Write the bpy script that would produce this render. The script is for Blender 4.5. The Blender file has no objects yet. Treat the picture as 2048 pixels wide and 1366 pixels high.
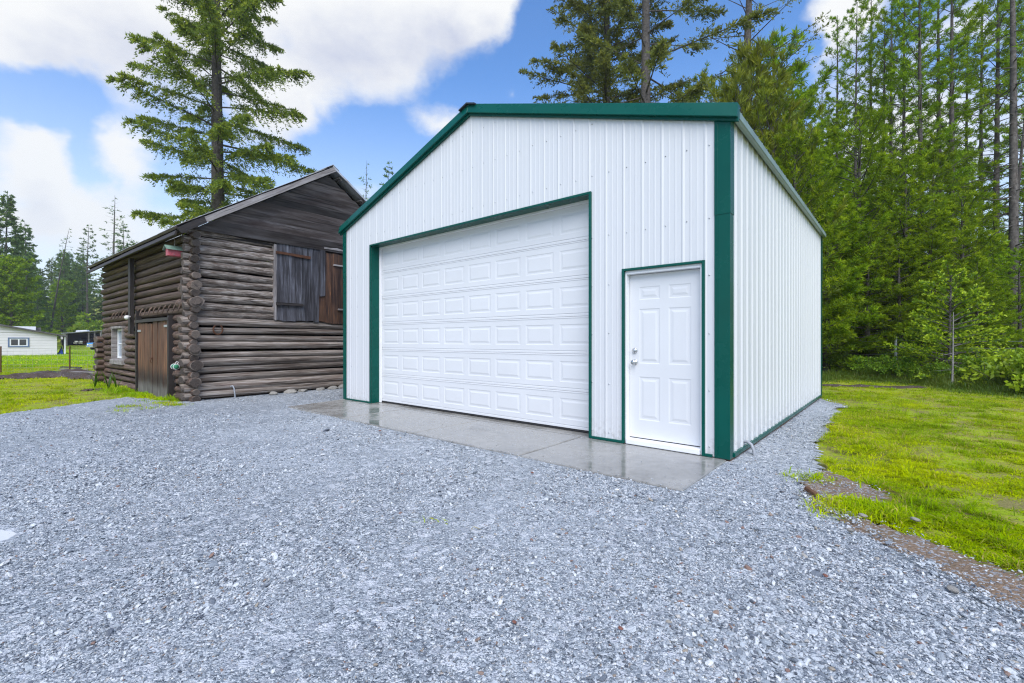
import bpy, bmesh, math, random
import numpy as np
from mathutils import Vector, Matrix

R = math.radians
rnd = random.Random(7)
SC = bpy.context.scene
COL = SC.collection

# ------------------------------------------------------------------ camera, sky, sun, exposure
CAM_H, FOC, HOR = 1.189, 914.86, 681.45          # eye height (m), focal length and horizon in photo pixels
cam_d = bpy.data.cameras.new("camera")
cam_d.sensor_width = 36.0
cam_d.lens = FOC / 2048 * 36.0
cam_d.shift_y = -(683 - HOR) / 2048
cam_d.clip_start, cam_d.clip_end = 0.05, 3000
cam = bpy.data.objects.new("camera", cam_d)
cam.location = (0, 0, CAM_H)
cam.rotation_euler = (R(90), 0, 0)
COL.objects.link(cam)
SC.camera = cam

SUN_EL, SUN_AZ = 50.0, 180.0                      # azimuth clockwise from +Y (the sun is behind the camera)
sun_d = bpy.data.lights.new("sun", "SUN")
sun_d.energy, sun_d.angle, sun_d.color = 3.8, R(52), (1.0, 0.975, 0.94)
sun = bpy.data.objects.new("sun", sun_d)
sv = Vector((math.sin(R(SUN_AZ)) * math.cos(R(SUN_EL)), math.cos(R(SUN_AZ)) * math.cos(R(SUN_EL)), math.sin(R(SUN_EL))))
sun.rotation_euler = (-sv).to_track_quat("-Z", "Y").to_euler()
sun.location = sv * 60
COL.objects.link(sun)

SC.view_settings.view_transform = "Standard"
SC.view_settings.look = "None"
SC.view_settings.exposure = 0.27
SC.view_settings.gamma = 1.0
SC.view_settings.use_curve_mapping = False
SC.render.engine = "CYCLES"
SC.cycles.use_denoising = True
SC.cycles.denoising_prefilter = "NONE"
SC.cycles.denoising_input_passes = "RGB_ALBEDO_NORMAL"
SC.cycles.filter_width = 1.2
SC.cycles.max_bounces = 7
SC.cycles.diffuse_bounces = 5
SC.cycles.glossy_bounces = 3
SC.cycles.transmission_bounces = 4
SC.cycles.transparent_max_bounces = 6
SC.cycles.volume_bounces = 0
SC.cycles.sample_clamp_indirect = 6.0


class NT:
    """Small helper round a node tree."""
    def __init__(s, tree):
        s.t = tree

    def n(s, typ, props=None, **inp):
        nd = s.t.nodes.new(typ)
        for k, v in (props or {}).items():
            setattr(nd, k, v)
        for k, v in inp.items():
            key = int(k[1:]) if k[0] == "i" and k[1:].isdigit() else k.replace("_", " ")
            s.set(nd.inputs[key], v)
        return nd

    def set(s, sock, v):
        if isinstance(v, bpy.types.NodeSocket):
            s.t.links.new(v, sock)
        else:
            sock.default_value = v

    def m(s, op, a, b=0.0, c=0.0, clamp=False):
        nd = s.t.nodes.new("ShaderNodeMath")
        nd.operation, nd.use_clamp = op, clamp
        for i, v in enumerate((a, b, c)):
            s.set(nd.inputs[i], v)
        return nd.outputs[0]

    def mix(s, f, a, b, mode="MIX"):
        nd = s.t.nodes.new("ShaderNodeMix")
        nd.data_type, nd.blend_type = "RGBA", mode
        s.set(nd.inputs[0], f)
        for i, v in ((6, a), (7, b)):
            s.set(nd.inputs[i], (*v, 1) if isinstance(v, tuple) and len(v) == 3 else v)
        return nd.outputs[2]

    def ramp(s, f, stops):
        nd = s.t.nodes.new("ShaderNodeValToRGB")
        s.set(nd.inputs[0], f)
        el = nd.color_ramp.elements
        while len(el) < len(stops):
            el.new(0.5)
        for e, (p, c) in zip(el, stops):
            e.position = p
            e.color = (c, c, c, 1) if isinstance(c, (int, float)) else (*c, 1)
        return nd.outputs[0]

    def smooth(s, v, a, b, lo=0.0, hi=1.0):
        nd = s.t.nodes.new("ShaderNodeMapRange")
        nd.interpolation_type = "SMOOTHSTEP"
        for i, x in enumerate((v, a, b, lo, hi)):
            s.set(nd.inputs[i], x)
        return nd.outputs[0]

    def noise(s, vec, scale, detail=4.0, rough=0.55, dist=0.0):
        nd = s.n("ShaderNodeTexNoise", Scale=scale, Detail=detail, Roughness=rough, Distortion=dist)
        if vec is not None:
            s.set(nd.inputs["Vector"], vec)
        return nd

    def mapping(s, vec, scale=(1, 1, 1), loc=(0, 0, 0), rot=(0, 0, 0)):
        return s.n("ShaderNodeMapping", None, Vector=vec, Scale=scale, Location=loc, Rotation=rot).outputs[0]


def azel(px, py):
    """Compass direction and elevation (radians) of a point of the sky."""
    az = math.atan((px - 1024) / FOC)
    return az, math.atan((HOR - py) / FOC * math.cos(az))


# ------------------------------------------------------------------ world: clear sky between real cloud masses
world = bpy.data.worlds.new("World")
SC.world = world
world.use_nodes = True
world.node_tree.nodes.clear()
W = NT(world.node_tree)

CLOUDS = [  # photo x, y, half width, half height, amount: where the cloud banks and the blue gaps lie
    (40, 60, 330, 150, 1.1), (330, 50, 300, 170, 1.0), (740, 40, 330, 210, 1.25), (620, 195, 95, 85, 0.75),
    (960, 0, 200, 110, 1.0), (75, 310, 125, 95, 1.05), (90, 440, 330, 110, 1.0), (255, 300, 80, 130, 0.9),
    (545, 250, 120, 110, 0.75), (880, 262, 100, 55, 0.9), (1035, 188, 55, 40, 0.95), (1665, 30, 130, 130, 1.3),
    (1800, 270, 330, 220, 1.2), (1960, 40, 160, 70, 0.8), (440, 480, 300, 120, 0.6), (700, 420, 200, 90, 0.35),
    (100, 205, 260, 72, -1.5), (185, 330, 60, 70, -0.5), (1000, 190, 190, 110, -1.0), (780, 300, 190, 90, -0.8), (1300, 90, 330, 260, -1.6),
    (1480, 170, 150, 210, -1.3), (1600, 85, 50, 60, -0.8), (1925, 100, 80, 55, -0.9), (1100, 60, 90, 120, -0.9),
    (650, 330, 170, 60, -0.5),
]
grp = bpy.data.node_groups.new("cloud_density", "ShaderNodeTree")
grp.interface.new_socket("Vector", in_out="INPUT", socket_type="NodeSocketVector")
grp.interface.new_socket("Density", in_out="OUTPUT", socket_type="NodeSocketFloat")
g = NT(grp)
gi, go = grp.nodes.new("NodeGroupInput"), grp.nodes.new("NodeGroupOutput")
sepv = g.n("ShaderNodeSeparateXYZ", None, Vector=gi.outputs[0])
az_ = g.m("ARCTAN2", sepv.outputs[0], sepv.outputs[1])
el_ = g.m("ARCSINE", sepv.outputs[2])
ae = g.n("ShaderNodeCombineXYZ", None, X=az_, Y=el_).outputs[0]
wn = g.noise(gi.outputs[0], 5.0, 5.0, 0.6)
off = g.n("ShaderNodeVectorMath", {"operation": "MULTIPLY_ADD"}, i0=wn.outputs["Color"], i1=(0.16, 0.12, 0), i2=(-0.08, -0.06, 0)).outputs[0]
aew = g.n("ShaderNodeVectorMath", {"operation": "ADD"}, i0=ae, i1=off).outputs[0]
total = None
for px, py, rx, ry, amt in CLOUDS:
    a0, e0 = azel(px, py)
    ra = rx / FOC * math.cos(a0) ** 2
    re = ry / FOC * math.cos(a0) * math.cos(e0) ** 2
    mp = g.n("ShaderNodeMapping", {"vector_type": "POINT"}, Vector=aew, Location=(-a0 / ra, -e0 / re, 0), Scale=(1 / ra, 1 / re, 1)).outputs[0]
    gr = g.n("ShaderNodeTexGradient", {"gradient_type": "SPHERICAL"}, Vector=mp).outputs[1]
    total = g.m("MULTIPLY", gr, amt) if total is None else g.m("MULTIPLY_ADD", gr, amt, total)
big = g.noise(g.mapping(gi.outputs[0], (1, 1, 1.8)), 2.6, 10.0, 0.60)
fine = g.m("MULTIPLY_ADD", big.outputs[0], 2.5, -1.27)
g.set(go.inputs[0], g.m("ADD", total, fine))

tc = W.n("ShaderNodeTexCoord")
dirv = W.n("ShaderNodeVectorMath", {"operation": "NORMALIZE"}, i0=tc.outputs["Generated"]).outputs[0]
sky = W.n("ShaderNodeTexSky", {"sky_type": "NISHITA", "sun_disc": False, "sun_elevation": R(SUN_EL), "sun_rotation": R(SUN_AZ),
                               "altitude": 700.0, "air_density": 1.0, "dust_density": 0.6, "ozone_density": 2.2})
skyc = W.n("ShaderNodeHueSaturation", None, Hue=0.504, Saturation=1.2, Value=1.5, Color=sky.outputs[0]).outputs[0]
d0 = W.n("ShaderNodeGroup", {"node_tree": grp}, Vector=dirv).outputs[0]
upv = W.n("ShaderNodeVectorMath", {"operation": "NORMALIZE"}, i0=W.n("ShaderNodeVectorMath", {"operation": "ADD"}, i0=dirv, i1=(0, 0, 0.07)).outputs[0]).outputs[0]
d1 = W.n("ShaderNodeGroup", {"node_tree": grp}, Vector=upv).outputs[0]
cover = W.smooth(d0, -0.12, 0.72)
thick = W.smooth(W.m("ADD", d1, W.m("MULTIPLY", d0, 0.35)), 0.65, 2.1)
CL = 5.5
ccol = W.mix(thick, (CL * 0.97, CL * 0.985, CL * 1.0), (CL * 0.50, CL * 0.56, CL * 0.76))
skymix = W.mix(cover, skyc, ccol)
zz = W.n("ShaderNodeSeparateXYZ", None, Vector=dirv).outputs[2]
low = W.smooth(zz, -0.02, 0.52, 0.85, 0.0)        # pale moist air towards the horizon, all the way round
skymix = W.mix(low, skymix, (CL * 0.86, CL * 0.92, CL * 1.0))
bg = W.n("ShaderNodeBackground", None, Color=skymix, Strength=0.15)
W.t.links.new(bg.outputs[0], W.n("ShaderNodeOutputWorld").inputs[0])


# ------------------------------------------------------------------ object helpers
def tag(o, label=None, cat=None, group=None, kind=None):
    for k, v in (("label", label), ("category", cat), ("group", group), ("kind", kind)):
        if v:
            o[k] = v
    return o


def empty(name, loc=(0, 0, 0), rz=0.0, label=None, cat=None, group=None):
    o = bpy.data.objects.new(name, None)
    o.empty_display_size = 0.2
    o.location, o.rotation_euler = loc, (0, 0, rz)
    COL.objects.link(o)
    return tag(o, label, cat, group)


def link(name, me, parent=None, loc=None):
    o = bpy.data.objects.new(name, me)
    if parent:
        o.parent = parent
    if loc is not None:
        o.location = loc
    COL.objects.link(o)
    return o


def frame(o, origin, xd, yd=None, zd=None, scale=(1, 1, 1)):
    """Local frame of o (in its parent): x axis along xd, z axis along zd (or y along yd)."""
    x = Vector(xd).normalized()
    if zd is not None:
        z = Vector(zd); z = (z - x * z.dot(x)).normalized(); y = z.cross(x)
    else:
        y = Vector(yd); y = (y - x * y.dot(x)).normalized(); z = x.cross(y)
    M = Matrix((x * scale[0], y * scale[1], z * scale[2])).transposed().to_4x4()
    M.translation = Vector(origin)
    o.matrix_local = M
    return o


class MB:
    """Collects faces; build() links them as one mesh object."""
    def __init__(s):
        s.v, s.f, s.mi, s.sm = [], [], [], []

    def add(s, vs, fs, mi=0, smooth=False):
        b = len(s.v)
        s.v += [tuple(v) for v in vs]
        for f in fs:
            s.f.append(tuple(b + i for i in f)); s.mi.append(mi); s.sm.append(smooth)

    def box(s, lo, hi, mi=0):
        x0, y0, z0 = lo; x1, y1, z1 = hi
        s.add([(x0, y0, z0), (x1, y0, z0), (x1, y1, z0), (x0, y1, z0), (x0, y0, z1), (x1, y0, z1), (x1, y1, z1), (x0, y1, z1)],
              [(0, 3, 2, 1), (4, 5, 6, 7), (0, 1, 5, 4), (1, 2, 6, 5), (2, 3, 7, 6), (3, 0, 4, 7)], mi)
        return s

    def prism(s, pts, vec, mi=0):
        n = len(pts); v = Vector(vec)
        a = [Vector(p) for p in pts]
        s.add(a + [p + v for p in a], [tuple(range(n - 1, -1, -1)), tuple(range(n, 2 * n))] +
              [(i, (i + 1) % n, n + (i + 1) % n, n + i) for i in range(n)], mi)
        return s

    def quad(s, a, b, c, d, mi=0):
        s.add([a, b, c, d], [(0, 1, 2, 3)], mi); return s

    def tube(s, path, rad, sides=8, mi=0, caps=True, smooth=True, capmi=None):
        P = [Vector(p) for p in path]
        rad = rad if isinstance(rad, (list, tuple)) else [rad] * len(P)
        vs, fs = [], []
        up = None
        for i, p in enumerate(P):
            t = (P[min(i + 1, len(P) - 1)] - P[max(i - 1, 0)]).normalized()
            if up is None:
                up = Vector((0, 0, 1)) if abs(t.z) < 0.9 else Vector((1, 0, 0))
            a = t.cross(up).normalized(); up = a.cross(t).normalized()
            for k in range(sides):
                th = 2 * math.pi * k / sides
                vs.append(p + (a * math.cos(th) + up * math.sin(th)) * rad[i])
        for i in range(len(P) - 1):
            for k in range(sides):
                k2 = (k + 1) % sides
                fs.append((i * sides + k, i * sides + k2, (i + 1) * sides + k2, (i + 1) * sides + k))
        s.add(vs, fs, mi, smooth)
        if caps:
            n = (len(P) - 1) * sides
            s.add(vs[:sides], [tuple(range(sides - 1, -1, -1))], mi if capmi is None else capmi)
            s.add(vs[n:], [tuple(range(sides))], mi if capmi is None else capmi)
        return s

    def lathe(s, prof, axis_o, axis, sides=14, mi=0):
        """prof: (distance along the axis, radius)."""
        ax = Vector(axis).normalized(); o = Vector(axis_o)
        a = ax.orthogonal().normalized(); b = ax.cross(a)
        vs = [o + ax * h + (a * math.cos(2 * math.pi * k / sides) + b * math.sin(2 * math.pi * k / sides)) * r for h, r in prof for k in range(sides)]
        fs = [(i * sides + k, i * sides + (k + 1) % sides, (i + 1) * sides + (k + 1) % sides, (i + 1) * sides + k) for i in range(len(prof) - 1) for k in range(sides)]
        s.add(vs, fs, mi, True)
        return s

    def mesh(s, name, *mats):
        me = bpy.data.meshes.new(name)
        me.from_pydata(s.v, [], s.f)
        for m in mats:
            me.materials.append(m)
        me.polygons.foreach_set("material_index", s.mi)
        me.polygons.foreach_set("use_smooth", s.sm)
        me.update()
        return me

    def build(s, name, mats, parent=None):
        return link(name, s.mesh(name, *(mats if isinstance(mats, (list, tuple)) else (mats,))), parent)


def bevel_mesh(me, w, seg=1):
    bm = bmesh.new(); bm.from_mesh(me)
    bmesh.ops.remove_doubles(bm, verts=bm.verts, dist=1e-5)
    bmesh.ops.bevel(bm, geom=[e for e in bm.edges if e.is_manifold and e.calc_face_angle(0) > 0.4], offset=w, segments=seg, affect="EDGES", clamp_overlap=True)
    bm.to_mesh(me); bm.free(); me.update()
    return me


def np_mesh(name, V, Q, mats=(), midx=None, attrs=None, smooth=False):
    """Mesh from numpy vertices and quads (n,4) or triangles (n,3)."""
    V = np.asarray(V, np.float32); Q = np.asarray(Q, np.int32)
    k = Q.shape[1]
    me = bpy.data.meshes.new(name)
    me.vertices.add(len(V)); me.vertices.foreach_set("co", V.ravel())
    me.loops.add(Q.size); me.loops.foreach_set("vertex_index", Q.ravel())
    me.polygons.add(len(Q)); me.polygons.foreach_set("loop_start", np.arange(len(Q), dtype=np.int32) * k)
    if smooth:
        me.polygons.foreach_set("use_smooth", np.ones(len(Q), bool))
    for m in mats:
        me.materials.append(m)
    if midx is not None:
        me.polygons.foreach_set("material_index", np.asarray(midx, np.int32))
    for kname, (typ, arr) in (attrs or {}).items():
        a = me.attributes.new(kname, typ, "POINT")
        a.data.foreach_set("vector" if typ == "FLOAT_VECTOR" else "value", np.asarray(arr).ravel())
    me.update(calc_edges=True)
    return me


def _hash(ix, iy, seed):
    h = (ix.astype(np.int64) * 374761393 + iy.astype(np.int64) * 668265263 + seed * 974711) & 0x7FFFFFFF
    h = ((h ^ (h >> 13)) * 1274126177) & 0x7FFFFFFF
    return ((h ^ (h >> 16)) & 0xFFFF) / 65535.0


def vnoise(x, y, seed=0, octv=3):
    """Value noise 0..1."""
    x = np.asarray(x, float); y = np.asarray(y, float)
    tot, amp, s = 0.0, 1.0, 0.0
    for o in range(octv):
        ix, iy = np.floor(x), np.floor(y)
        fx, fy = x - ix, y - iy
        fx, fy = fx * fx * (3 - 2 * fx), fy * fy * (3 - 2 * fy)
        a, b = _hash(ix, iy, seed + o), _hash(ix + 1, iy, seed + o)
        c, d = _hash(ix, iy + 1, seed + o), _hash(ix + 1, iy + 1, seed + o)
        tot = tot + amp * ((a * (1 - fx) + b * fx) * (1 - fy) + (c * (1 - fx) + d * fx) * fy)
        s += amp; amp *= 0.5; x, y = x * 2.03, y * 2.03
    return tot / s


def in_poly(px, py, poly):
    ins = np.zeros(np.shape(px), bool)
    n = len(poly)
    for i in range(n):
        x0, y0 = poly[i]; x1, y1 = poly[(i + 1) % n]
        if y0 == y1:
            continue
        c = ((y0 > py) != (y1 > py)) & (px < (x1 - x0) * (py - y0) / (y1 - y0) + x0)
        ins ^= c
    return ins


def G(px, py, z=0.0):
    """Ground point (x, y) seen at a photo pixel."""
    Y = FOC * (CAM_H - z) / (py - HOR)
    return ((px - 1024) / FOC * Y, Y)


def at(px, Y):
    return (px - 1024) / FOC * Y


def top_z(py, Y):
    return (HOR - py) / FOC * Y + CAM_H


def gz(x, y):
    """Lie of the land."""
    y = np.asarray(y, float)
    return np.interp(y, [-40, 12, 26, 42, 60, 72, 86, 105, 150, 260, 420], [-0.02, -0.02, -0.08, -0.2, -0.2, -0.1, 0.3, 1.2, 7, 26, 50])


# ------------------------------------------------------------------ materials
def mat(name, rough=0.6, spec=0.5, metal=0.0):
    m = bpy.data.materials.new(name)
    m.use_nodes = True
    t = NT(m.node_tree)
    b = m.node_tree.nodes["Principled BSDF"]
    b.inputs["Roughness"].default_value = rough
    b.inputs["Specular IOR Level"].default_value = spec
    b.inputs["Metallic"].default_value = metal
    return m, t, b


def bump(t, b, h, strength=0.3, dist=0.01):
    t.set(b.inputs["Normal"], t.n("ShaderNodeBump", None, Strength=strength, Distance=dist, Height=h).outputs[0])


def obj_coord(t, rand=True):
    co = t.n("ShaderNodeTexCoord").outputs["Object"]
    if not rand:
        return co, None
    r = t.n("ShaderNodeObjectInfo").outputs["Random"]
    o = t.n("ShaderNodeVectorMath", {"operation": "MULTIPLY_ADD"}, i0=t.n("ShaderNodeCombineXYZ", None, X=r, Y=r, Z=r).outputs[0], i1=(37.1, 91.7, 53.3), i2=co).outputs[0]
    return o, r


def simple(name, col, rough=0.5, spec=0.5, metal=0.0, var=0.12, scale=6.0, bmp=0.0):
    """Painted or plain surface with soft uneven wear."""
    m, t, b = mat(name, rough, spec, metal)
    co, r = obj_coord(t)
    n1 = t.noise(co, scale, 6, 0.6)
    lo = tuple(c * (1 - var) for c in col); hi = tuple(min(1, c * (1 + var)) for c in col)
    t.set(b.inputs["Base Color"], t.ramp(n1.outputs[0], [(0.3, lo), (0.7, hi)]))
    t.set(b.inputs["Roughness"], t.smooth(n1.outputs[0], 0.3, 0.7, rough * 0.8, min(1, rough * 1.2)))
    if bmp:
        bump(t, b, t.noise(co, scale * 6, 4).outputs[0], bmp, 0.004)
    return m


def wood(name, stops, along=1.2, across=16.0, rough=0.75, bmp=0.5, blotch=((0.03, 0.022, 0.018), 0.35), vary=0.5, spec=0.35, foot=None):
    """Weathered wood: grain along local x."""
    m, t, b = mat(name, rough, spec)
    co, r = obj_coord(t)
    grain = t.noise(t.mapping(co, (along, across, across)), 1.0, 8, 0.65, 0.4)
    broad = t.noise(t.mapping(co, (along * 0.8, across * 0.22, across * 0.22)), 1.0, 5, 0.6)
    mixv = t.m("MULTIPLY_ADD", grain.outputs[0], 0.65, t.m("MULTIPLY", broad.outputs[0], 0.35))
    c = t.ramp(mixv, stops)
    c = t.mix(t.m("MULTIPLY", t.smooth(broad.outputs[0], 0.5, 0.68), blotch[1]), c, blotch[0])
    k = t.m("MULTIPLY_ADD", r, vary, 1.0 - vary * 0.55)
    c = t.mix(1.0, c, t.n("ShaderNodeCombineColor", None, Red=k, Green=k, Blue=k).outputs[0], "MULTIPLY")
    crack = t.noise(t.mapping(co, (along * 0.7, across * 2.6, across * 2.6)), 1.0, 3, 0.5)
    ck = t.smooth(crack.outputs[0], 0.40, 0.32)
    c = t.mix(t.m("MULTIPLY", ck, 0.75), c, (0.012, 0.01, 0.009))
    if foot:                                          # rotted grey lower ends of upright boards, uneven, under a water-stained band
        x = t.n("ShaderNodeSeparateXYZ", None, Vector=t.n("ShaderNodeTexCoord").outputs["Object"]).outputs[0]
        xe = t.m("MULTIPLY_ADD", grain.outputs[0], 0.5, x)
        c = t.mix(t.smooth(xe, 1.0, 0.65, 0.0, 0.8), c, (0.018, 0.012, 0.011))
        c = t.mix(t.smooth(xe, 0.62, 0.40, 0.0, 0.75), c, t.ramp(grain.outputs[0], [(0.35, (0.05, 0.045, 0.042)), (0.65, (0.25, 0.24, 0.225))]))
    t.set(b.inputs["Base Color"], c)
    bump(t, b, t.m("SUBTRACT", grain.outputs[0], t.m("MULTIPLY", ck, 0.7)), bmp, 0.012)
    return m


def leaf(name, dark, light, tip, trans=0.3, rough=0.5, gloss=0.02):
    """Foliage: dark to light by clump, paler new growth at the shoot tips."""
    m = bpy.data.materials.new(name)
    m.use_nodes = True
    m.node_tree.nodes.clear()
    t = NT(m.node_tree)
    tint = t.n("ShaderNodeAttribute", {"attribute_name": "tint"}).outputs["Fac"]
    tipv = t.n("ShaderNodeAttribute", {"attribute_name": "tip"}).outputs["Fac"]
    rr = t.n("ShaderNodeObjectInfo").outputs["Random"]
    c = t.mix(tint, dark, light)
    c = t.mix(tipv, c, tip)
    k = t.m("MULTIPLY_ADD", rr, 0.3, 0.85)
    c = t.n("ShaderNodeHueSaturation", None, Hue=t.m("MULTIPLY_ADD", rr, 0.02, 0.49), Value=k, Color=c).outputs[0]
    dif = t.n("ShaderNodeBsdfDiffuse", None, Color=c)
    tr = t.n("ShaderNodeBsdfTranslucent", None, Color=t.mix(0.35, c, tip))
    gl = t.n("ShaderNodeBsdfGlossy", None, Roughness=rough, Color=(0.7, 0.8, 0.9, 1))
    a = t.n("ShaderNodeMixShader", None, i0=trans, i1=dif.outputs[0], i2=tr.outputs[0])
    a = t.n("ShaderNodeMixShader", None, i0=gloss, i1=a.outputs[0], i2=gl.outputs[0])
    t.t.links.new(a.outputs[0], t.n("ShaderNodeOutputMaterial").inputs[0])
    return m


M = {}
def steel():
    m, t, b = mat("white_steel", 0.36, 0.5)
    geo = t.n("ShaderNodeNewGeometry").outputs["Position"]
    z = t.n("ShaderNodeSeparateXYZ", None, Vector=geo).outputs[2]
    st = t.noise(t.mapping(geo, (7, 7, 0.35)), 1.0, 5, 0.6)
    sp = t.noise(geo, 16.0, 5, 0.7)
    wv = t.noise(t.mapping(geo, (1.2, 1.2, 0.5)), 1.0, 3, 0.5)
    c = t.mix(t.smooth(st.outputs[0], 0.45, 0.75, 0, 0.35), (0.575, 0.588, 0.605), (0.49, 0.505, 0.53))
    dirt = t.m("MULTIPLY", t.smooth(z, 0.38, 0.0), t.smooth(sp.outputs[0], 0.45, 0.62, 0.0, 0.5))
    c = t.mix(dirt, c, (0.34, 0.335, 0.32))
    t.set(b.inputs["Base Color"], c)
    t.set(b.inputs["Roughness"], t.smooth(wv.outputs[0], 0.3, 0.7, 0.28, 0.46))
    bump(t, b, wv.outputs[0], 0.10, 0.02)
    return m


M["white_steel"] = steel()
M["white_paint"] = simple("white_paint", (0.62, 0.632, 0.65), 0.42, 0.5, 0, 0.025, 1.1)
M["white_trim"] = simple("white_trim", (0.74, 0.75, 0.77), 0.45, 0.5, 0, 0.04, 3.0)
M["green_trim"] = simple("green_trim", (0.0005, 0.068, 0.052), 0.28, 0.2, 0, 0.10, 2.0)
M["roof_steel"] = simple("roof_steel", (0.23, 0.30, 0.27), 0.35, 0.6, 0.3, 0.15, 4.0)
M["dark_metal"] = simple("dark_metal", (0.05, 0.055, 0.06), 0.45, 0.5, 0.4, 0.2, 8.0)
M["nickel"] = simple("nickel", (0.55, 0.56, 0.57), 0.22, 0.5, 1.0, 0.05, 5.0)
M["zinc"] = simple("zinc", (0.42, 0.44, 0.46), 0.4, 0.5, 0.7, 0.2, 12.0)
M["rust"] = simple("rust", (0.09, 0.04, 0.022), 0.8, 0.3, 0.1, 0.4, 18.0, 0.4)
M["rubber"] = simple("rubber", (0.03, 0.03, 0.032), 0.7, 0.3, 0, 0.2, 8.0)
M["grey_pipe"] = simple("grey_pipe", (0.27, 0.29, 0.32), 0.5, 0.4, 0, 0.15, 14.0)
M["treated"] = wood("treated_wood", [(0.3, (0.09, 0.045, 0.022)), (0.7, (0.17, 0.085, 0.045))], 1.0, 12)
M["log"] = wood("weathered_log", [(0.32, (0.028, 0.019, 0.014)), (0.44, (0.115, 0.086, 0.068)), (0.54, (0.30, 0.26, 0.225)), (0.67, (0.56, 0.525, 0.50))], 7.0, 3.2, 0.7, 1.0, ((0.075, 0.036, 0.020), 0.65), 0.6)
M["dark_log"] = wood("dark_brown_log", [(0.32, (0.016, 0.010, 0.007)), (0.44, (0.062, 0.039, 0.028)), (0.57, (0.145, 0.10, 0.078)), (0.74, (0.30, 0.245, 0.21))], 7.0, 3.2, 0.75, 1.0, ((0.06, 0.025, 0.012), 0.65), 0.6)  # darker, browner wood for long-wall logs, stubs, rear courses and pegs
M["log_end"] = None
M["gable_board"] = wood("grey_gable_board", [(0.30, (0.012, 0.009, 0.008)), (0.45, (0.044, 0.033, 0.029)), (0.57, (0.105, 0.090, 0.086)), (0.74, (0.23, 0.225, 0.235))], 0.8, 9, 0.6, 0.5, ((0.022, 0.011, 0.009), 0.8), 1.35)
M["hatch_grey"] = wood("blue_grey_hatch_board", [(0.32, (0.014, 0.012, 0.013)), (0.46, (0.044, 0.042, 0.048)), (0.57, (0.12, 0.122, 0.142)), (0.70, (0.40, 0.42, 0.47))], 1.3, 17, 0.6, 0.5, ((0.022, 0.017, 0.02), 0.55), 0.5)
M["hatch_brown"] = wood("red_brown_hatch_board", [(0.30, (0.010, 0.006, 0.006)), (0.44, (0.045, 0.025, 0.019)), (0.56, (0.12, 0.062, 0.036)), (0.72, (0.46, 0.19, 0.055))], 1.3, 17, 0.6, 0.5, ((0.016, 0.012, 0.013), 0.5), 0.6)
M["door_board"] = wood("brown_door_board", [(0.30, (0.018, 0.009, 0.007)), (0.44, (0.075, 0.034, 0.019)), (0.56, (0.16, 0.074, 0.038)), (0.74, (0.36, 0.18, 0.075))], 1.3, 19, 0.65, 0.5, ((0.028, 0.016, 0.012), 0.45), 0.5, foot=True)
M["old_plank"] = wood("old_grey_plank", [(0.28, (0.07, 0.06, 0.055)), (0.46, (0.19, 0.17, 0.165)), (0.62, (0.34, 0.32, 0.31)), (0.8, (0.48, 0.46, 0.45))], 1.4, 15, 0.65, 0.5, ((0.06, 0.04, 0.03), 0.5), 0.4)
M["dark_beam"] = wood("black_beam", [(0.3, (0.012, 0.010, 0.010)), (0.7, (0.045, 0.036, 0.033))], 1.4, 14, 0.6, 0.5)
M["bark"] = wood("conifer_bark", [(0.3, (0.030, 0.026, 0.024)), (0.5, (0.085, 0.076, 0.070)), (0.72, (0.18, 0.168, 0.155))], 9, 9, 0.9, 0.9, ((0.05, 0.035, 0.025), 0.4), 0.5, 0.2)
M["pale_bark"] = wood("pale_bark", [(0.3, (0.11, 0.105, 0.10)), (0.5, (0.24, 0.23, 0.22)), (0.72, (0.36, 0.35, 0.34))], 6, 9, 0.9, 0.6)
M["red_paint"] = simple("red_paint", (0.38, 0.075, 0.095), 0.5, 0.4, 0, 0.25, 20)
M["mint_roof"] = simple("grey_green_paint", (0.15, 0.23, 0.18), 0.5, 0.4, 0, 0.25, 20)
M["green_cloth"] = simple("green_cloth", (0.03, 0.20, 0.10), 0.6, 0.3, 0, 0.25, 16)
M["white_cloth"] = simple("white_cloth", (0.7, 0.7, 0.7), 0.7, 0.3, 0, 0.1, 16)
M["house_wall"] = simple("pale_siding", (0.66, 0.64, 0.64), 0.6, 0.3, 0, 0.05, 0.8)
M["house_roof"] = simple("grey_shingle_roof", (0.10, 0.095, 0.095), 0.8, 0.3, 0, 0.25, 3)
M["blue_tarp"] = simple("blue_tarp", (0.01, 0.06, 0.33), 0.4, 0.5, 0, 0.3, 4)
M["blue_trim"] = simple("blue_trim", (0.10, 0.15, 0.27), 0.5, 0.5, 0, 0.1, 4)
M["truck_blue"] = simple("truck_blue", (0.05, 0.24, 0.55), 0.25, 0.6, 0, 0.08, 3)
M["truck_white"] = simple("truck_white", (0.70, 0.74, 0.80), 0.3, 0.6, 0, 0.05, 3)
M["maroon"] = simple("maroon_paint", (0.07, 0.012, 0.018), 0.25, 0.6, 0, 0.1, 3)
M["chrome"] = simple("chrome", (0.7, 0.7, 0.72), 0.15, 0.5, 1.0, 0.05, 3)
M["rock"] = simple("foundation_rock", (0.24, 0.23, 0.21), 0.8, 0.3, 0, 0.4, 8, 0.5)
M["red_stone"] = simple("red_brown_stone", (0.16, 0.065, 0.045), 0.6, 0.4, 0, 0.3, 20, 0.3)


def glass_mat(name, col, rough=0.05):
    m, t, b = mat(name, rough, 0.8)
    b.inputs["Base Color"].default_value = (*col, 1)
    return m


M["dark_glass"] = glass_mat("dark_window_glass", (0.02, 0.025, 0.03))
M["curtain_glass"] = glass_mat("curtained_window_glass", (0.34, 0.39, 0.46), 0.15)


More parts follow.
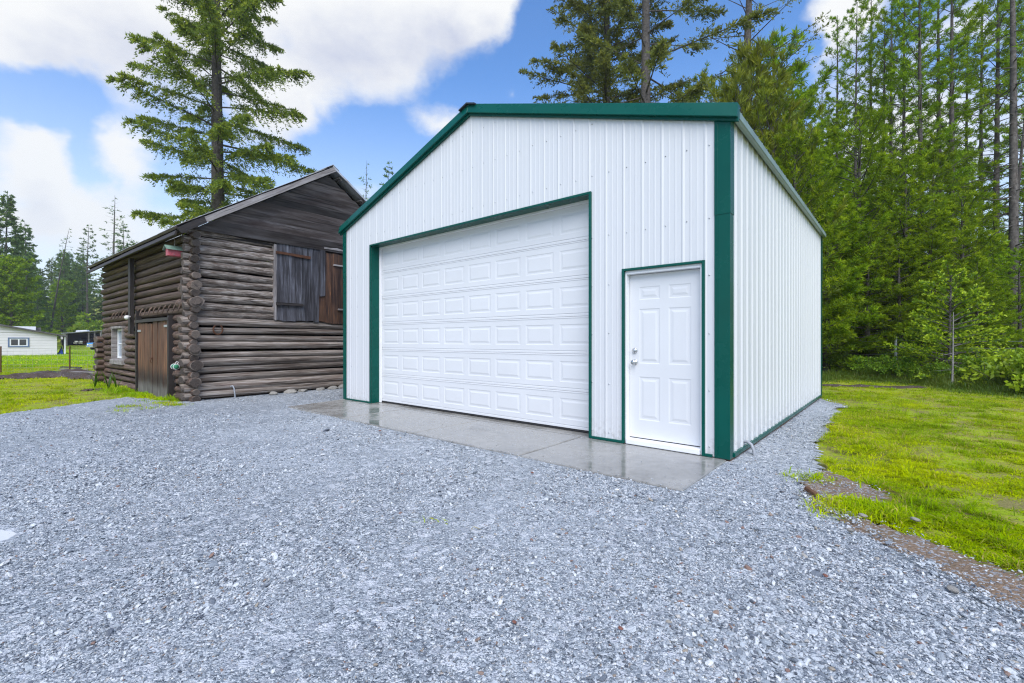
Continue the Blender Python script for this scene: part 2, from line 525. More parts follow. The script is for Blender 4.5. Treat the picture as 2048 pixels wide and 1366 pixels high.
def log_end():
    m, t, b = mat("cut_log_end", 0.8, 0.25)
    co, r = obj_coord(t, False)
    r = t.n("ShaderNodeObjectInfo").outputs["Random"]
    s = t.n("ShaderNodeSeparateXYZ", None, Vector=co)
    rad = t.m("SQRT", t.m("ADD", t.m("MULTIPLY", s.outputs[1], s.outputs[1]), t.m("MULTIPLY", s.outputs[2], s.outputs[2])))
    nz = t.noise(t.mapping(co, (0.2, 1, 1)), 5.0, 6, 0.65)
    ring = t.m("SINE", t.m("MULTIPLY", t.m("ADD", rad, t.m("MULTIPLY", nz.outputs[0], 0.22)), 62.0))
    ang = t.m("ARCTAN2", s.outputs[1], s.outputs[2])
    rc = t.n("ShaderNodeCombineXYZ", None, X=t.m("MULTIPLY", ang, 2.3), Y=t.m("MULTIPLY", rad, 0.6), Z=t.m("MULTIPLY", r, 40)).outputs[0]
    crk = t.smooth(t.noise(rc, 2.6, 3, 0.6).outputs[0], 0.40, 0.33)
    base = t.ramp(t.m("MULTIPLY_ADD", nz.outputs[0], 0.7, t.m("MULTIPLY", r, 0.35)), [(0.3, (0.035, 0.027, 0.023)), (0.6, (0.11, 0.09, 0.078)), (0.9, (0.27, 0.215, 0.16))])
    c = t.mix(t.smooth(ring, -0.4, 1.0, 0.0, 0.4), base, (0.05, 0.038, 0.03))
    c = t.mix(t.m("MULTIPLY", crk, 0.85), c, (0.01, 0.008, 0.007))
    c = t.mix(t.smooth(rad, 0.86, 0.97, 0, 0.7), c, (0.22, 0.18, 0.15))
    t.set(b.inputs["Base Color"], c)
    bump(t, b, t.m("SUBTRACT", ring, t.m("MULTIPLY", crk, 3)), 0.25, 0.006)
    return m


M["log_end"] = log_end()


def corr_steel():
    """Old corrugated roof sheet, zinc with rust streaks."""
    m, t, b = mat("old_corrugated_steel", 0.45, 0.5, 0.55)
    co, r = obj_coord(t)
    n = t.noise(t.mapping(co, (1.2, 5, 5)), 1.0, 7, 0.65)
    t.set(b.inputs["Base Color"], t.ramp(n.outputs[0], [(0.30, (0.14, 0.07, 0.04)), (0.42, (0.42, 0.42, 0.42)), (0.7, (0.66, 0.68, 0.70))]))
    t.set(b.inputs["Roughness"], t.smooth(n.outputs[0], 0.35, 0.7, 0.7, 0.35))
    return m


M["corr_steel"] = corr_steel()


def concrete():
    """Rain-wet concrete: glossy films with drier, rougher broom-finished areas."""
    m, t, b = mat("wet_concrete", 0.2, 0.55)
    co = t.n("ShaderNodeTexCoord").outputs["Object"]
    n1 = t.noise(co, 1.1, 6, 0.6); n2 = t.noise(co, 9.0, 6, 0.65); n3 = t.noise(t.mapping(co, (60, 3, 60)), 1.0, 3, 0.6)
    pit = t.n("ShaderNodeTexVoronoi", {"feature": "F1"}, Vector=co, Scale=24.0)
    spot = t.smooth(pit.outputs["Distance"], 0.16, 0.1)
    c = t.ramp(t.m("MULTIPLY_ADD", n1.outputs[0], 0.6, t.m("MULTIPLY", n2.outputs[0], 0.4)), [(0.34, (0.15, 0.145, 0.132)), (0.5, (0.235, 0.23, 0.215)), (0.68, (0.33, 0.325, 0.31))])
    c = t.mix(t.m("MULTIPLY", spot, t.smooth(n2.outputs[0], 0.5, 0.65, 0.0, 0.55)), c, (0.05, 0.047, 0.04))
    t.set(b.inputs["Base Color"], c)
    t.set(b.inputs["Roughness"], t.smooth(t.m("MULTIPLY_ADD", n2.outputs[0], 0.3, n1.outputs[0]), 0.5, 0.8, 0.06, 0.34))
    bump(t, b, t.m("MULTIPLY_ADD", n3.outputs[0], 0.5, n2.outputs[0]), 0.10, 0.004)
    return m


M["concrete"] = concrete()


def stone_mat():
    """Wet crushed stone: each piece its own blue grey, a few white, dark, brown or rusty."""
    m, t, b = mat("crushed_stone", 0.42, 0.55)
    co = t.n("ShaderNodeTexCoord").outputs["Object"]
    r = t.n("ShaderNodeObjectInfo").outputs["Random"]
    base = t.ramp(r, [(0.0, (0.055, 0.066, 0.09)), (0.22, (0.215, 0.25, 0.285)), (0.55, (0.445, 0.49, 0.525)), (0.88, (0.67, 0.70, 0.72)), (0.955, (0.74, 0.74, 0.73)), (0.978, (0.34, 0.29, 0.21)), (0.994, (0.22, 0.11, 0.07))])
    n = t.noise(co, 2.5, 5, 0.7)
    c = t.mix(t.smooth(n.outputs[0], 0.35, 0.7, 0.0, 0.45), base, (0.18, 0.195, 0.225))
    t.set(b.inputs["Base Color"], c)
    bump(t, b, n.outputs[0], 0.4, 0.2)
    return m


M["stone"] = stone_mat()


def gravel_mat():
    """Fines and small chips between the larger stones."""
    m, t, b = mat("gravel_fines", 0.5, 0.5)
    co = t.n("ShaderNodeTexCoord").outputs["Object"]
    v1 = t.n("ShaderNodeTexVoronoi", {"feature": "F1"}, Vector=co, Scale=62.0)
    v2 = t.n("ShaderNodeTexVoronoi", {"feature": "F1"}, Vector=co, Scale=130.0)
    v3 = t.n("ShaderNodeTexVoronoi", {"feature": "F1"}, Vector=co, Scale=24.0)
    def cell(v):
        return t.n("ShaderNodeSeparateColor", None, Color=v.outputs["Color"]).outputs[0]
    st = [(0.0, (0.05, 0.06, 0.08)), (0.3, (0.175, 0.205, 0.235)), (0.75, (0.36, 0.395, 0.43)), (0.95, (0.56, 0.59, 0.61)), (1.0, (0.27, 0.22, 0.17))]
    big = t.noise(co, 0.55, 6, 0.6); mid = t.noise(co, 4.0, 5, 0.6)
    c = t.mix(t.smooth(mid.outputs[0], 0.45, 0.6), t.ramp(cell(v1), st), t.ramp(cell(v2), st))
    c = t.mix(t.smooth(cell(v3), 0.72, 0.75, 0, 0.8), c, t.ramp(cell(v3), [(0.72, (0.15, 0.17, 0.20)), (0.86, (0.42, 0.445, 0.485)), (1.0, (0.58, 0.60, 0.63))]))
    c = t.mix(t.smooth(big.outputs[0], 0.42, 0.66, 0.0, 0.4), c, (0.43, 0.465, 0.50))
    t.set(b.inputs["Base Color"], c)
    h = t.m("ADD", t.m("MULTIPLY", v1.outputs["Distance"], -1.0), t.m("MULTIPLY", v2.outputs["Distance"], -0.6))
    bump(t, b, h, 0.9, 0.012)
    t.set(b.inputs["Roughness"], t.smooth(big.outputs[0], 0.35, 0.65, 0.32, 0.6))
    return m


M["gravel"] = gravel_mat()


def ground_mat():
    """Lawn soil and thatch."""
    m, t, b = mat("lawn_ground", 0.9, 0.2)
    co = t.n("ShaderNodeTexCoord").outputs["Object"]
    n1 = t.noise(co, 0.35, 6, 0.6); n2 = t.noise(co, 3.0, 6, 0.7); n3 = t.noise(co, 40.0, 4, 0.7)
    g1 = t.ramp(n2.outputs[0], [(0.3, (0.16, 0.26, 0.004)), (0.55, (0.34, 0.42, 0.008)), (0.75, (0.44, 0.44, 0.025))])
    soil = t.ramp(n3.outputs[0], [(0.3, (0.075, 0.056, 0.034)), (0.7, (0.24, 0.19, 0.10))])
    c = t.mix(t.smooth(t.m("MULTIPLY_ADD", n3.outputs[0], 0.35, n2.outputs[0]), 0.56, 0.76, 0.0, 0.85), g1, soil)
    c = t.mix(t.smooth(n1.outputs[0], 0.4, 0.65, 0, 0.35), c, (0.33, 0.36, 0.015))
    t.set(b.inputs["Base Color"], c)
    bump(t, b, n3.outputs[0], 0.6, 0.03)
    return m


M["lawn"] = ground_mat()


def dirt_mat(name, a, bcol, pebbles=0.35):
    m, t, b = mat(name, 0.75, 0.35)
    co = t.n("ShaderNodeTexCoord").outputs["Object"]
    n1 = t.noise(co, 3.0, 7, 0.65); n2 = t.noise(co, 45, 4, 0.7)
    v = t.n("ShaderNodeTexVoronoi", {"feature": "F1"}, Vector=co, Scale=70.0)
    cell = t.n("ShaderNodeSeparateColor", None, Color=v.outputs["Color"]).outputs[0]
    c = t.mix(n1.outputs[0], a, bcol)
    c = t.mix(t.smooth(n2.outputs[0], 0.35, 0.7, 0, 0.5), c, tuple(x * 0.5 for x in a))
    c = t.mix(t.smooth(cell, 1 - pebbles, 1 - pebbles + 0.03), c, t.ramp(cell, [(0.6, (0.15, 0.15, 0.16)), (1.0, (0.34, 0.34, 0.35))]))
    t.set(b.inputs["Base Color"], c)
    t.set(b.inputs["Roughness"], t.smooth(n1.outputs[0], 0.35, 0.6, 0.4, 0.85))
    bump(t, b, t.m("ADD", n2.outputs[0], t.m("MULTIPLY", v.outputs["Distance"], -0.5)), 0.7, 0.02)
    return m


M["dirt"] = dirt_mat("wet_dirt", (0.15, 0.10, 0.062), (0.29, 0.205, 0.14), 0.22)
M["dark_dirt"] = dirt_mat("dark_soil", (0.05, 0.034, 0.026), (0.10, 0.07, 0.052), 0.03)
M["litter"] = dirt_mat("forest_litter", (0.035, 0.03, 0.016), (0.07, 0.065, 0.025), 0.0)
mw, tw, bw = mat("puddle_water", 0.02, 0.6)
bw.inputs["Base Color"].default_value = (0.50, 0.52, 0.55, 1)
M["water"] = mw

M["fir"] = leaf("fir_needles", (0.045, 0.085, 0.018), (0.22, 0.295, 0.045), (0.42, 0.46, 0.05), 0.42, gloss=0.01)
M["fir_dark"] = leaf("dark_fir_needles", (0.06, 0.085, 0.02), (0.23, 0.27, 0.05), (0.38, 0.38, 0.05), 0.42)
M["pine"] = leaf("pine_needles", (0.040, 0.092, 0.004), (0.25, 0.40, 0.012), (0.42, 0.55, 0.016), 0.45, gloss=0.008)
M["yellow_pine"] = leaf("yellow_green_needles", (0.075, 0.105, 0.008), (0.22, 0.27, 0.016), (0.34, 0.36, 0.025), 0.42)
M["far"] = leaf("hazy_far_needles", (0.035, 0.080, 0.028), (0.14, 0.235, 0.065), (0.26, 0.36, 0.07), 0.42, gloss=0.008)  # distance haze put into the needle colour: cooler, darker green
M["young"] = leaf("young_fir_needles", (0.06, 0.13, 0.010), (0.20, 0.34, 0.016), (0.58, 0.70, 0.03), 0.42)
M["shrub"] = leaf("shrub_leaves", (0.06, 0.14, 0.010), (0.25, 0.40, 0.022), (0.42, 0.54, 0.03), 0.45)
M["lime"] = leaf("lime_leaves", (0.14, 0.26, 0.010), (0.38, 0.52, 0.022), (0.50, 0.60, 0.04), 0.45)
M["grass"] = leaf("grass_blades", (0.22, 0.40, 0.002), (0.60, 0.72, 0.003), (0.58, 0.46, 0.14), 0.45, gloss=0.0)
M["tall_grass"] = leaf("tall_grass_blades", (0.08, 0.16, 0.008), (0.21, 0.30, 0.018), (0.34, 0.34, 0.08), 0.45)


# ------------------------------------------------------------------ ground, gravel yard, lawns
GL, GTH = (-3.4246, 9.3522), -0.7053               # garage: left front corner and turn
GW, GD, GE, GA = 7.35, 6.92, 3.474, 4.697          # width, depth, eave and apex height
BL, BTH = (-6.405, 9.17), 0.9067                   # barn: near corner and turn (x along the gable wall, y along the long wall)
BW, BD, BE, BR = 5.66, 7.14, 3.46, 5.30


def gar(x, y):
    c, s = math.cos(GTH), math.sin(GTH)
    return (GL[0] + c * x - s * y, GL[1] + s * x + c * y)


def brn(x, y):
    c, s = math.cos(BTH), math.sin(BTH)
    return (BL[0] + c * x - s * y, BL[1] + s * x + c * y)


def to_local(X, Y, o, th):
    c, s = math.cos(th), math.sin(th)
    dx, dy = X - o[0], Y - o[1]
    return c * dx + s * dy, -s * dx + c * dy


GRAVEL = [G(*p) for p in [(1650, 793), (1692, 801), (1662, 835), (1640, 872), (1640, 900), (1654, 926), (1640, 950), (1600, 958), (1582, 964), (1625, 998), (1690, 1022),
                          (1750, 1055), (1850, 1118), (1950, 1172), (2048, 1226)]] + [(3.6, 1.0), (3.2, -4), (-9, -4), (-13, 4)] + \
         [G(*p) for p in [(-700, 900), (-300, 862), (0, 827), (60, 819), (130, 809), (200, 798), (255, 792), (300, 797), (335, 803), (358, 803)]] + \
         [brn(0.0, 0.1), brn(5.6, 0.1), brn(7.5, 2.5), gar(0.5, GD - 0.5), gar(1.0, 1.0), gar(GW - 1, 1.0), gar(GW - 1, GD - 0.3)]
APRON = [gar(0.22, -1.24), gar(7.37, -1.235), gar(7.33, -0.03), gar(0.0, -0.03)]


def ground_mesh():
    xs = np.unique(np.concatenate([np.linspace(-280, -40, 25), np.linspace(-40, -16, 25), np.linspace(-16, 18, 120), np.linspace(18, 40, 23), np.linspace(40, 280, 25)]))
    ys = np.unique(np.concatenate([np.linspace(-40, 0, 11), np.linspace(0, 20, 80), np.linspace(20, 45, 26), np.linspace(45, 100, 23), np.linspace(100, 260, 20)]))
    X, Y = np.meshgrid(xs, ys)
    Z = gz(X, Y) - 0.03 + (vnoise(X * 0.8, Y * 0.8, 3, 3) - 0.5) * 0.05
    lx, ly = to_local(X, Y, GL, GTH)
    Z = np.where((lx > -1.5) & (lx < GW + 1.5) & (ly > -1.6) & (ly < GD + 0.6), np.minimum(Z, -0.09), Z)
    n, k = len(xs), len(ys)
    idx = np.arange(n * k).reshape(k, n)
    Q = np.stack([idx[:-1, :-1], idx[:-1, 1:], idx[1:, 1:], idx[1:, :-1]], -1).reshape(-1, 4)
    return np_mesh("ground", np.stack([X, Y, Z], -1).reshape(-1, 3), Q, [M["lawn"]], smooth=True)


def ell(x, y, cx, cy, rx, ry, ang=0.0):
    c, s = math.cos(ang), math.sin(ang)
    dx, dy = x - cx, y - cy
    return ((c * dx + s * dy) / rx) ** 2 + ((-s * dx + c * dy) / ry) ** 2


def height_gravel(x, y):
    lx, ly = to_local(np.asarray(x), np.asarray(y), GL, GTH)
    side = np.clip((lx - GW + 0.05) / 0.25, 0, 1) * np.clip((ly + 0.3) / 0.5, 0, 1) * np.clip((GW + 2.2 - lx) / 1.2, 0, 1)
    return -0.016 + (vnoise(x * 1.3, y * 1.3, 11, 3) - 0.5) * 0.022 + (vnoise(x * 7, y * 7, 12, 2) - 0.5) * 0.008 - 0.045 * side - 0.022 * np.exp(-ell(x, y, -3.36, 2.80, 0.36, 0.16) ** 2)


def patch(name, test, height, m, x0, x1, y0, y1, step, kind="structure"):
    xs, ys = np.arange(x0, x1, step), np.arange(y0, y1, step)
    X, Y = np.meshgrid(xs, ys)
    X = X + (vnoise(X * 31, Y * 29, 5, 1) - 0.5) * step * 0.6
    Y = Y + (vnoise(X * 27, Y * 33, 6, 1) - 0.5) * step * 0.6
    n, k = len(xs), len(ys)
    idx = np.arange(n * k).reshape(k, n)
    Q = np.stack([idx[:-1, :-1], idx[:-1, 1:], idx[1:, 1:], idx[1:, :-1]], -1).reshape(-1, 4)
    cx, cy = X.ravel()[Q].mean(1), Y.ravel()[Q].mean(1)
    keep = test(cx, cy)
    Q = Q[keep]
    used, inv = np.unique(Q, return_inverse=True)
    V = np.stack([X.ravel(), Y.ravel(), height(X, Y).ravel()], -1)[used]
    o = link(name, np_mesh(name, V, inv.reshape(-1, 4), [m], smooth=True))
    return tag(o, kind=kind)


def warp(x, y, a=0.16, f=2.2, seed=21):
    return x + (vnoise(x * f, y * f, seed, 3) - 0.5) * 2 * a, y + (vnoise(x * f, y * f, seed + 7, 3) - 0.5) * 2 * a


def is_gravel(x, y):
    wx, wy = warp(x, y)
    return in_poly(wx, wy, GRAVEL)


DIRT_POLY = [G(*p) for p in [(1590, 955), (1650, 938), (1735, 962), (1775, 985), (1770, 1000), (1690, 1000), (1735, 1035), (1790, 1048), (1880, 1085), (1960, 1115), (2060, 1145),
                             (2300, 1240), (2300, 1420), (2048, 1252), (1950, 1194), (1850, 1139), (1750, 1072), (1690, 1036), (1615, 1006)]]
dp = [G(1660, 760), G(1790, 768), G(1830, 765)]


def is_dirt(x, y):
    wx, wy = warp(x, y, 0.12, 3.0, 41)
    return in_poly(wx, wy, DIRT_POLY)


SOIL = [(*G(1700, 770), 1.1, 0.24, -0.45), (*G(1800, 772), 0.75, 0.22, -0.35), (*G(100, 751), 2.2, 0.60, 0.30), (*G(150, 746), 1.2, 0.5, -0.1), (*G(190, 753), 1.0, 0.32, 0.2), (*G(185, 778), 0.30, 0.10, 0.2)]


def soil_edge(x, y):
    """1 at the middle of a bare heap, 0 at its ragged rim."""
    wx, wy = warp(x, y, 0.35, 1.9, 61)
    return np.max([np.clip(1 - ell(wx, wy, *p), 0, 1) for p in SOIL], axis=0)


def is_soil(x, y):
    return soil_edge(x, y) > 0.02


def soil_height(x, y):
    e = soil_edge(x, y)
    return gz(x, y) - 0.035 + e ** 0.6 * (0.03 + np.where((x < 0) & (y > 13), 0.26, 0.07) * vnoise(x * 3.1, y * 3.1, 9, 4))


tag(link("ground", ground_mesh()), kind="structure")
patch("gravel_driveway", is_gravel, height_gravel, M["gravel"], -14, 6.5, -4, 16, 0.085)
patch("dirt_track", lambda x, y: is_dirt(x, y), lambda x, y: gz(x, y) + 0.002 + (vnoise(x * 4, y * 4, 8, 3) - 0.5) * 0.02, M["dirt"], 1.5, 6, 1.0, 5, 0.05)
patch("bare_soil", is_soil, soil_height, M["dark_dirt"], -20, 14, 3, 18.5, 0.06)


def in_forest(x, y):
    return (x > 10.4 + (15.5 - y) * 0.33 + (vnoise(x * 0.6, y * 0.6, 77, 2) - 0.5) * 1.5) & (y > 8) & (y < 60)


patch("forest_floor", in_forest, lambda x, y: gz(x, y) + 0.004 + (vnoise(x, y, 13, 3) - 0.4) * 0.1, M["litter"], 8, 60, 8, 60, 0.45)
pb = MB()
ring = []
for k in range(48):
    a = 2 * math.pi * k / 48
    r = 0.85 + 0.16 * math.sin(3 * a + 2.2) + 0.10 * math.sin(5 * a + 0.7) + 0.07 * math.sin(11 * a)
    ring.append((-3.36 + 0.46 * r * math.cos(a), 2.80 + 0.20 * r * math.sin(a), -0.004))
ring = [(p[0] + (p[0] + 3.36) * 0.5, p[1] + (p[1] - 2.8) * 0.6, -0.0262) for p in ring]
pb.add(ring, [tuple(range(48))])
tag(pb.build("puddle", M["water"]), kind="structure")

# concrete apron: four slabs parted by sawn joints
apron = tag(empty("concrete_apron", (*GL, 0), GTH), kind="structure")
for x0, x1 in ((0.0, 2.1), (2.1, 3.87), (3.87, 5.65), (5.65, 7.35)):
    mb = MB()
    g2 = 0.011
    fl = 0.22 if x0 == 0 else x0 + g2
    bk = -0.03
    pts = [(fl, -1.24, -0.12), (x1 - g2, -1.237, -0.12), (x1 - g2, bk, -0.12), (x0 + (0 if x0 == 0 else g2), bk, -0.12)]
    mb.prism(pts, (0, 0, 0.12 + rnd.uniform(-0.002, 0.001)))
    me = bevel_mesh(mb.mesh("slab", M["concrete"]), 0.008)
    link("slab", me, apron)
mb = MB().box((0.3, -1.2, -0.16), (7.3, -0.05, -0.03))
link("joint_bed", mb.mesh("joint_bed", M["dark_dirt"]), apron)


# ------------------------------------------------------------------ metal garage
garage = empty("metal_garage", (*GL, 0), GTH, "white ribbed steel garage with green trim and low gable roof", "garage")
OA, OB, OH = 0.984, 5.754, 2.985                    # overhead door opening
DA, DB, DH = 6.225, 7.097, 1.995                    # man door opening
RIB = GW / 32


RH = [0.0068]                                        # rib height: low on the front sheets, full on the others


def profile(u):
    """Rib height at distance u along a sheet (metres from its first rib)."""
    p = (u % RIB)
    for a, bq, h0, h1 in ((0, .010, RH[0], RH[0]), (.010, .024, RH[0], 0)):
        if a <= p <= bq:
            return h0 + (h1 - h0) * (p - a) / (bq - a)
    if p >= RIB - .014:
        return RH[0] * (p - RIB + .014) / .014
    for c in (RIB * .36, RIB * .66):
        if abs(p - c) < 0.008:
            return 0.0022
    return 0.0


def profile_points(n):
    loc = [0, .010, .024, RIB * .36 - .012, RIB * .36 - .007, RIB * .36 + .007, RIB * .36 + .012, RIB * .66 - .012, RIB * .66 - .007, RIB * .66 + .007, RIB * .66 + .012, RIB - .014]
    return [k * RIB + p for k in range(n) for p in loc]


def wall_sheets(place, length, top, holes, nrib, mname):
    """Sheets of four ribs each; place(u, z, h) gives the point, top(u) the height, holes = [(u0, u1, top)]."""
    pts = sorted(set([round(p, 4) for p in profile_points(nrib + 1) if p <= length] + [length] + [h for a, b_, z in holes for h in (a, b_)] + [length / 2]))
    for s in range(0, nrib, 4):
        a, b_ = s * RIB, min(length, (s + 4) * RIB)
        if b_ - a < 0.1:
            continue
        us = [p for p in pts if a - 2e-4 <= p <= b_ + 2e-4]
        mb = MB()
        for u0, u1 in zip(us[:-1], us[1:]):
            mid = (u0 + u1) / 2
            z0 = 0.0
            for ha, hb, hz in holes:
                if ha < mid < hb:
                    z0 = hz
            h0, h1 = profile(u0), profile(u1)
            mb.quad(place(u0, z0, h0), place(u1, z0, h1), place(u1, top(u1), h1), place(u0, top(u0), h0))
        link("wall_panel", mb.mesh("wall_panel", M[mname]), garage)


front_top = lambda u: GE + (GA - GE) * (1 - abs(u - GW / 2) / (GW / 2))
wall_sheets(lambda u, z, h: (u, -0.004 - h, z + 0.006), GW, front_top, [(OA, OB, OH), (DA, DB, DH)], 32, "white_steel")
RH[0] = 0.015
wall_sheets(lambda u, z, h: (GW + 0.004 + h, u, z + 0.006), GD, lambda u: GE, [], 32, "white_steel")
wall_sheets(lambda u, z, h: (-0.004 - h, GD - u, z + 0.006), GD, lambda u: GE, [], 32, "white_steel")
wall_sheets(lambda u, z, h: (GW - u, GD + 0.004 + h, z + 0.006), GW, front_top, [], 32, "white_steel")


def gpart(name, mb, m, bev=0.0, parent=None):
    me = mb.mesh(name, M[m])
    if bev:
        bevel_mesh(me, bev)
    return link(name, me, parent or garage)


# screws in rows along the girts, far too small to pick apart
mb = MB()
def screw(x, y, z, n):
    a = Vector(n); mb.lathe([(0, 0.0075), (0.002, 0.0085), (0.002, 0.005), (0.006, 0.0045), (0.0065, 0.0)], (x, y, z), a, 6)
for row, z in enumerate((0.10, 0.68, 1.27, 1.86, 2.45, 3.20, 3.83, 4.35)):
    for k in range(32):
        u = (k + 0.2) * RIB
        if u > GW - 0.12 or u < 0.1 or z > front_top(u) - 0.12:
            continue
        if any(a - 0.03 < u < b_ + 0.03 and z < h + 0.03 for a, b_, h in ((OA, OB, OH), (DA, DB, DH))):
            continue
        screw(u, -0.005, z + rnd.uniform(-0.008, 0.008), (0, -1, 0))
for z in (0.12, 0.62, 1.18, 1.78, 2.45, 3.05, 3.38):
    for k in range(30):
        screw(GW + 0.005, (k + 0.22) * RIB, z + rnd.uniform(-0.008, 0.008), (1, 0, 0))
tag(gpart("screws", mb, "zinc"), kind="stuff")

# roof sheets (four ribs wide), ridge cap, eave trim
pitch = math.atan2(GA - GE, GW / 2)
OV = 0.085
for side in (-1, 1):
    x_e = GW / 2 + side * (GW / 2 + OV)
    z_e = GE - OV * math.tan(pitch) + 0.045
    z_r = GA + 0.045
    pts = [p for p in profile_points(33)]
    for s in range(0, 32, 4):
        y0, y1 = -0.06 + s * RIB, min(GD + 0.06, -0.06 + (s + 4) * RIB)
        us = [p for p in pts if y0 + 0.06 - 2e-4 <= p <= y1 + 0.06 + 2e-4]
        mb = MB()
        for u0, u1 in zip(us[:-1], us[1:]):
            h0, h1 = profile(u0), profile(u1)
            mb.quad((x_e, u0 - 0.06, z_e + h0), (x_e, u1 - 0.06, z_e + h1), (GW / 2, u1 - 0.06, z_r + h1), (GW / 2, u0 - 0.06, z_r + h0))
        if us:
            gpart("roof_sheet", mb, "roof_steel")
    mb = MB()
    xi = GW / 2 + side * (GW / 2 + 0.028)
    xo = x_e + side * 0.004
    mb.box((min(xi, xo), -0.055, z_e - 0.085), (max(xi, xo), GD + 0.05, z_e - 0.004))
    gpart("eave_trim", mb, "roof_steel", 0.006)
mb = MB()
for side in (-1, 1):
    mb.prism([(GW / 2, -0.1, GA + 0.085), (GW / 2 + side * 0.17, -0.1, GA + 0.085 - 0.17 * math.tan(pitch)), (GW / 2 + side * 0.17, -0.1, GA + 0.066 - 0.17 * math.tan(pitch)), (GW / 2, -0.1, GA + 0.066)], (0, GD + 0.2, 0))
gpart("ridge_cap", mb, "dark_metal")

# rake trim on the front gable, with its lower lip
for side in (-1, 1):
    xe = GW / 2 + side * (GW / 2 + 0.10)
    ze = GE - 0.10 * math.tan(pitch)
    up, dn = 0.085, -0.065
    mb = MB()
    fr = [(xe, -0.088, ze + dn), (GW / 2, -0.088, GA + dn), (GW / 2, -0.055, GA + up), (xe, -0.055, ze + up)][::side]
    bk = [(p[0], 0.02, p[2]) for p in fr]
    mb.add(fr + bk, [(3, 2, 1, 0), (4, 5, 6, 7)] + [(i, (i + 1) % 4, 4 + (i + 1) % 4, 4 + i) for i in range(4)])
    gpart("rake_trim", mb, "green_trim", 0.006)
    mb = MB()
    mb.prism([(xe, -0.048, ze + dn - 0.03), (GW / 2, -0.048, GA + dn - 0.03), (GW / 2, -0.048, GA + dn + 0.01), (xe, -0.048, ze + dn + 0.01)][::side], (0, 0.04, 0))
    gpart("rake_lip", mb, "green_trim", 0.003)

# corner trim: angles lapped a metre below the eave
def corner(x, sx, y, sy, top, wide):
    for z0, z1, o in ((0.0, top - 0.95, 0.0), (top - 0.99, top, 0.004)):
        mb = MB()
        a, t_ = 0.020 + o, 0.006
        P = [(x - sx * wide, y - sy * a * 1.0), (x + sx * a, y - sy * a), (x + sx * a, y + sy * 0.11), (x + sx * (a - t_), y + sy * 0.11), (x + sx * (a - t_), y - sy * (a - t_)), (x - sx * wide, y - sy * (a - t_))]
        mb.prism([(p[0], p[1], z0) for p in P], (0, 0, z1 - z0))
        mb.prism([(x - sx * (wide * 0.78), y - sy * (a + 0.006), z0 + .001), (x - sx * (wide * 0.72), y - sy * (a + 0.006), z0 + .001), (x - sx * (wide * 0.70), y - sy * a, z0 + .001), (x - sx * (wide * 0.80), y - sy * a, z0 + .001)], (0, 0, z1 - z0 - .002))
        gpart("corner_trim", mb, "green_trim", 0.002)
corner(GW, 1, 0.0, 1, GE - 0.02, 0.13)
corner(0, -1, 0.0, 1, GE - 0.02, 0.10)
corner(GW, 1, GD, -1, GE - 0.02, 0.10)
# base trim
for x0, x1 in ((0.10, OA - 0.03), (OB + 0.03, DA - 0.03), (DB + 0.03, GW - 0.15)):
    gpart("base_trim", MB().box((x0, -0.030, -0.002), (x1, -0.003, 0.028)), "green_trim", 0.003)
gpart("base_trim", MB().box((GW + 0.002, 0.11, 0.0), (GW + 0.034, GD - 0.1, 0.045)), "green_trim", 0.004)
gpart("base_trim", MB().box((-0.034, 0.11, 0.0), (-0.002, GD - 0.1, 0.045)), "green_trim", 0.004)
gpart("skirt_board", MB().box((GW - 0.03, -0.005, -0.16), (GW + 0.014, GD, -0.001)), "treated", 0.003)
gpart("foundation", MB().box((0.02, 0.0, -0.2), (GW - 0.04, GD, -0.004)), "concrete")

# overhead door: jambs, header, six embossed sections
JD = 0.165
for x0, x1 in ((OA - 0.03, OA), (OB, OB + 0.03)):
    gpart("door_trim", MB().box((x0, -0.032, 0.0), (x1, -0.002, OH + 0.03)), "green_trim", 0.003)
gpart("door_trim", MB().box((OA, -0.032, OH), (OB, -0.002, OH + 0.03)), "green_trim", 0.003)
gpart("door_jamb", MB().box((OA - 0.02, 0.001, 0.0), (OA + 0.002, JD, OH)), "green_trim")
gpart("door_jamb", MB().box((OB - 0.002, 0.001, 0.0), (OB + 0.02, JD, OH)), "green_trim")
gpart("door_header", MB().box((OA - 0.02, 0.001, OH + 0.002), (OB + 0.02, JD, OH + 0.02)), "green_trim")
oh = empty("overhead_door", (0, 0, 0)); oh.parent = garage
gpart("weather_stop", MB().box((OA - 0.1, JD, 0.0), (OA + 0.055, JD + 0.03, OH + 0.05)), "white_trim", 0.004, oh)
gpart("weather_stop", MB().box((OB - 0.055, JD, 0.0), (OB + 0.1, JD + 0.03, OH + 0.05)), "white_trim", 0.004, oh)
gpart("weather_stop", MB().box((OA + 0.055, JD, OH - 0.03), (OB - 0.055, JD + 0.03, OH + 0.05)), "white_trim", 0.004, oh)
gpart("bottom_seal", MB().box((OA, JD + 0.045, 0.002), (OB, JD + 0.075, 0.032)), "rubber", 0.004, oh)


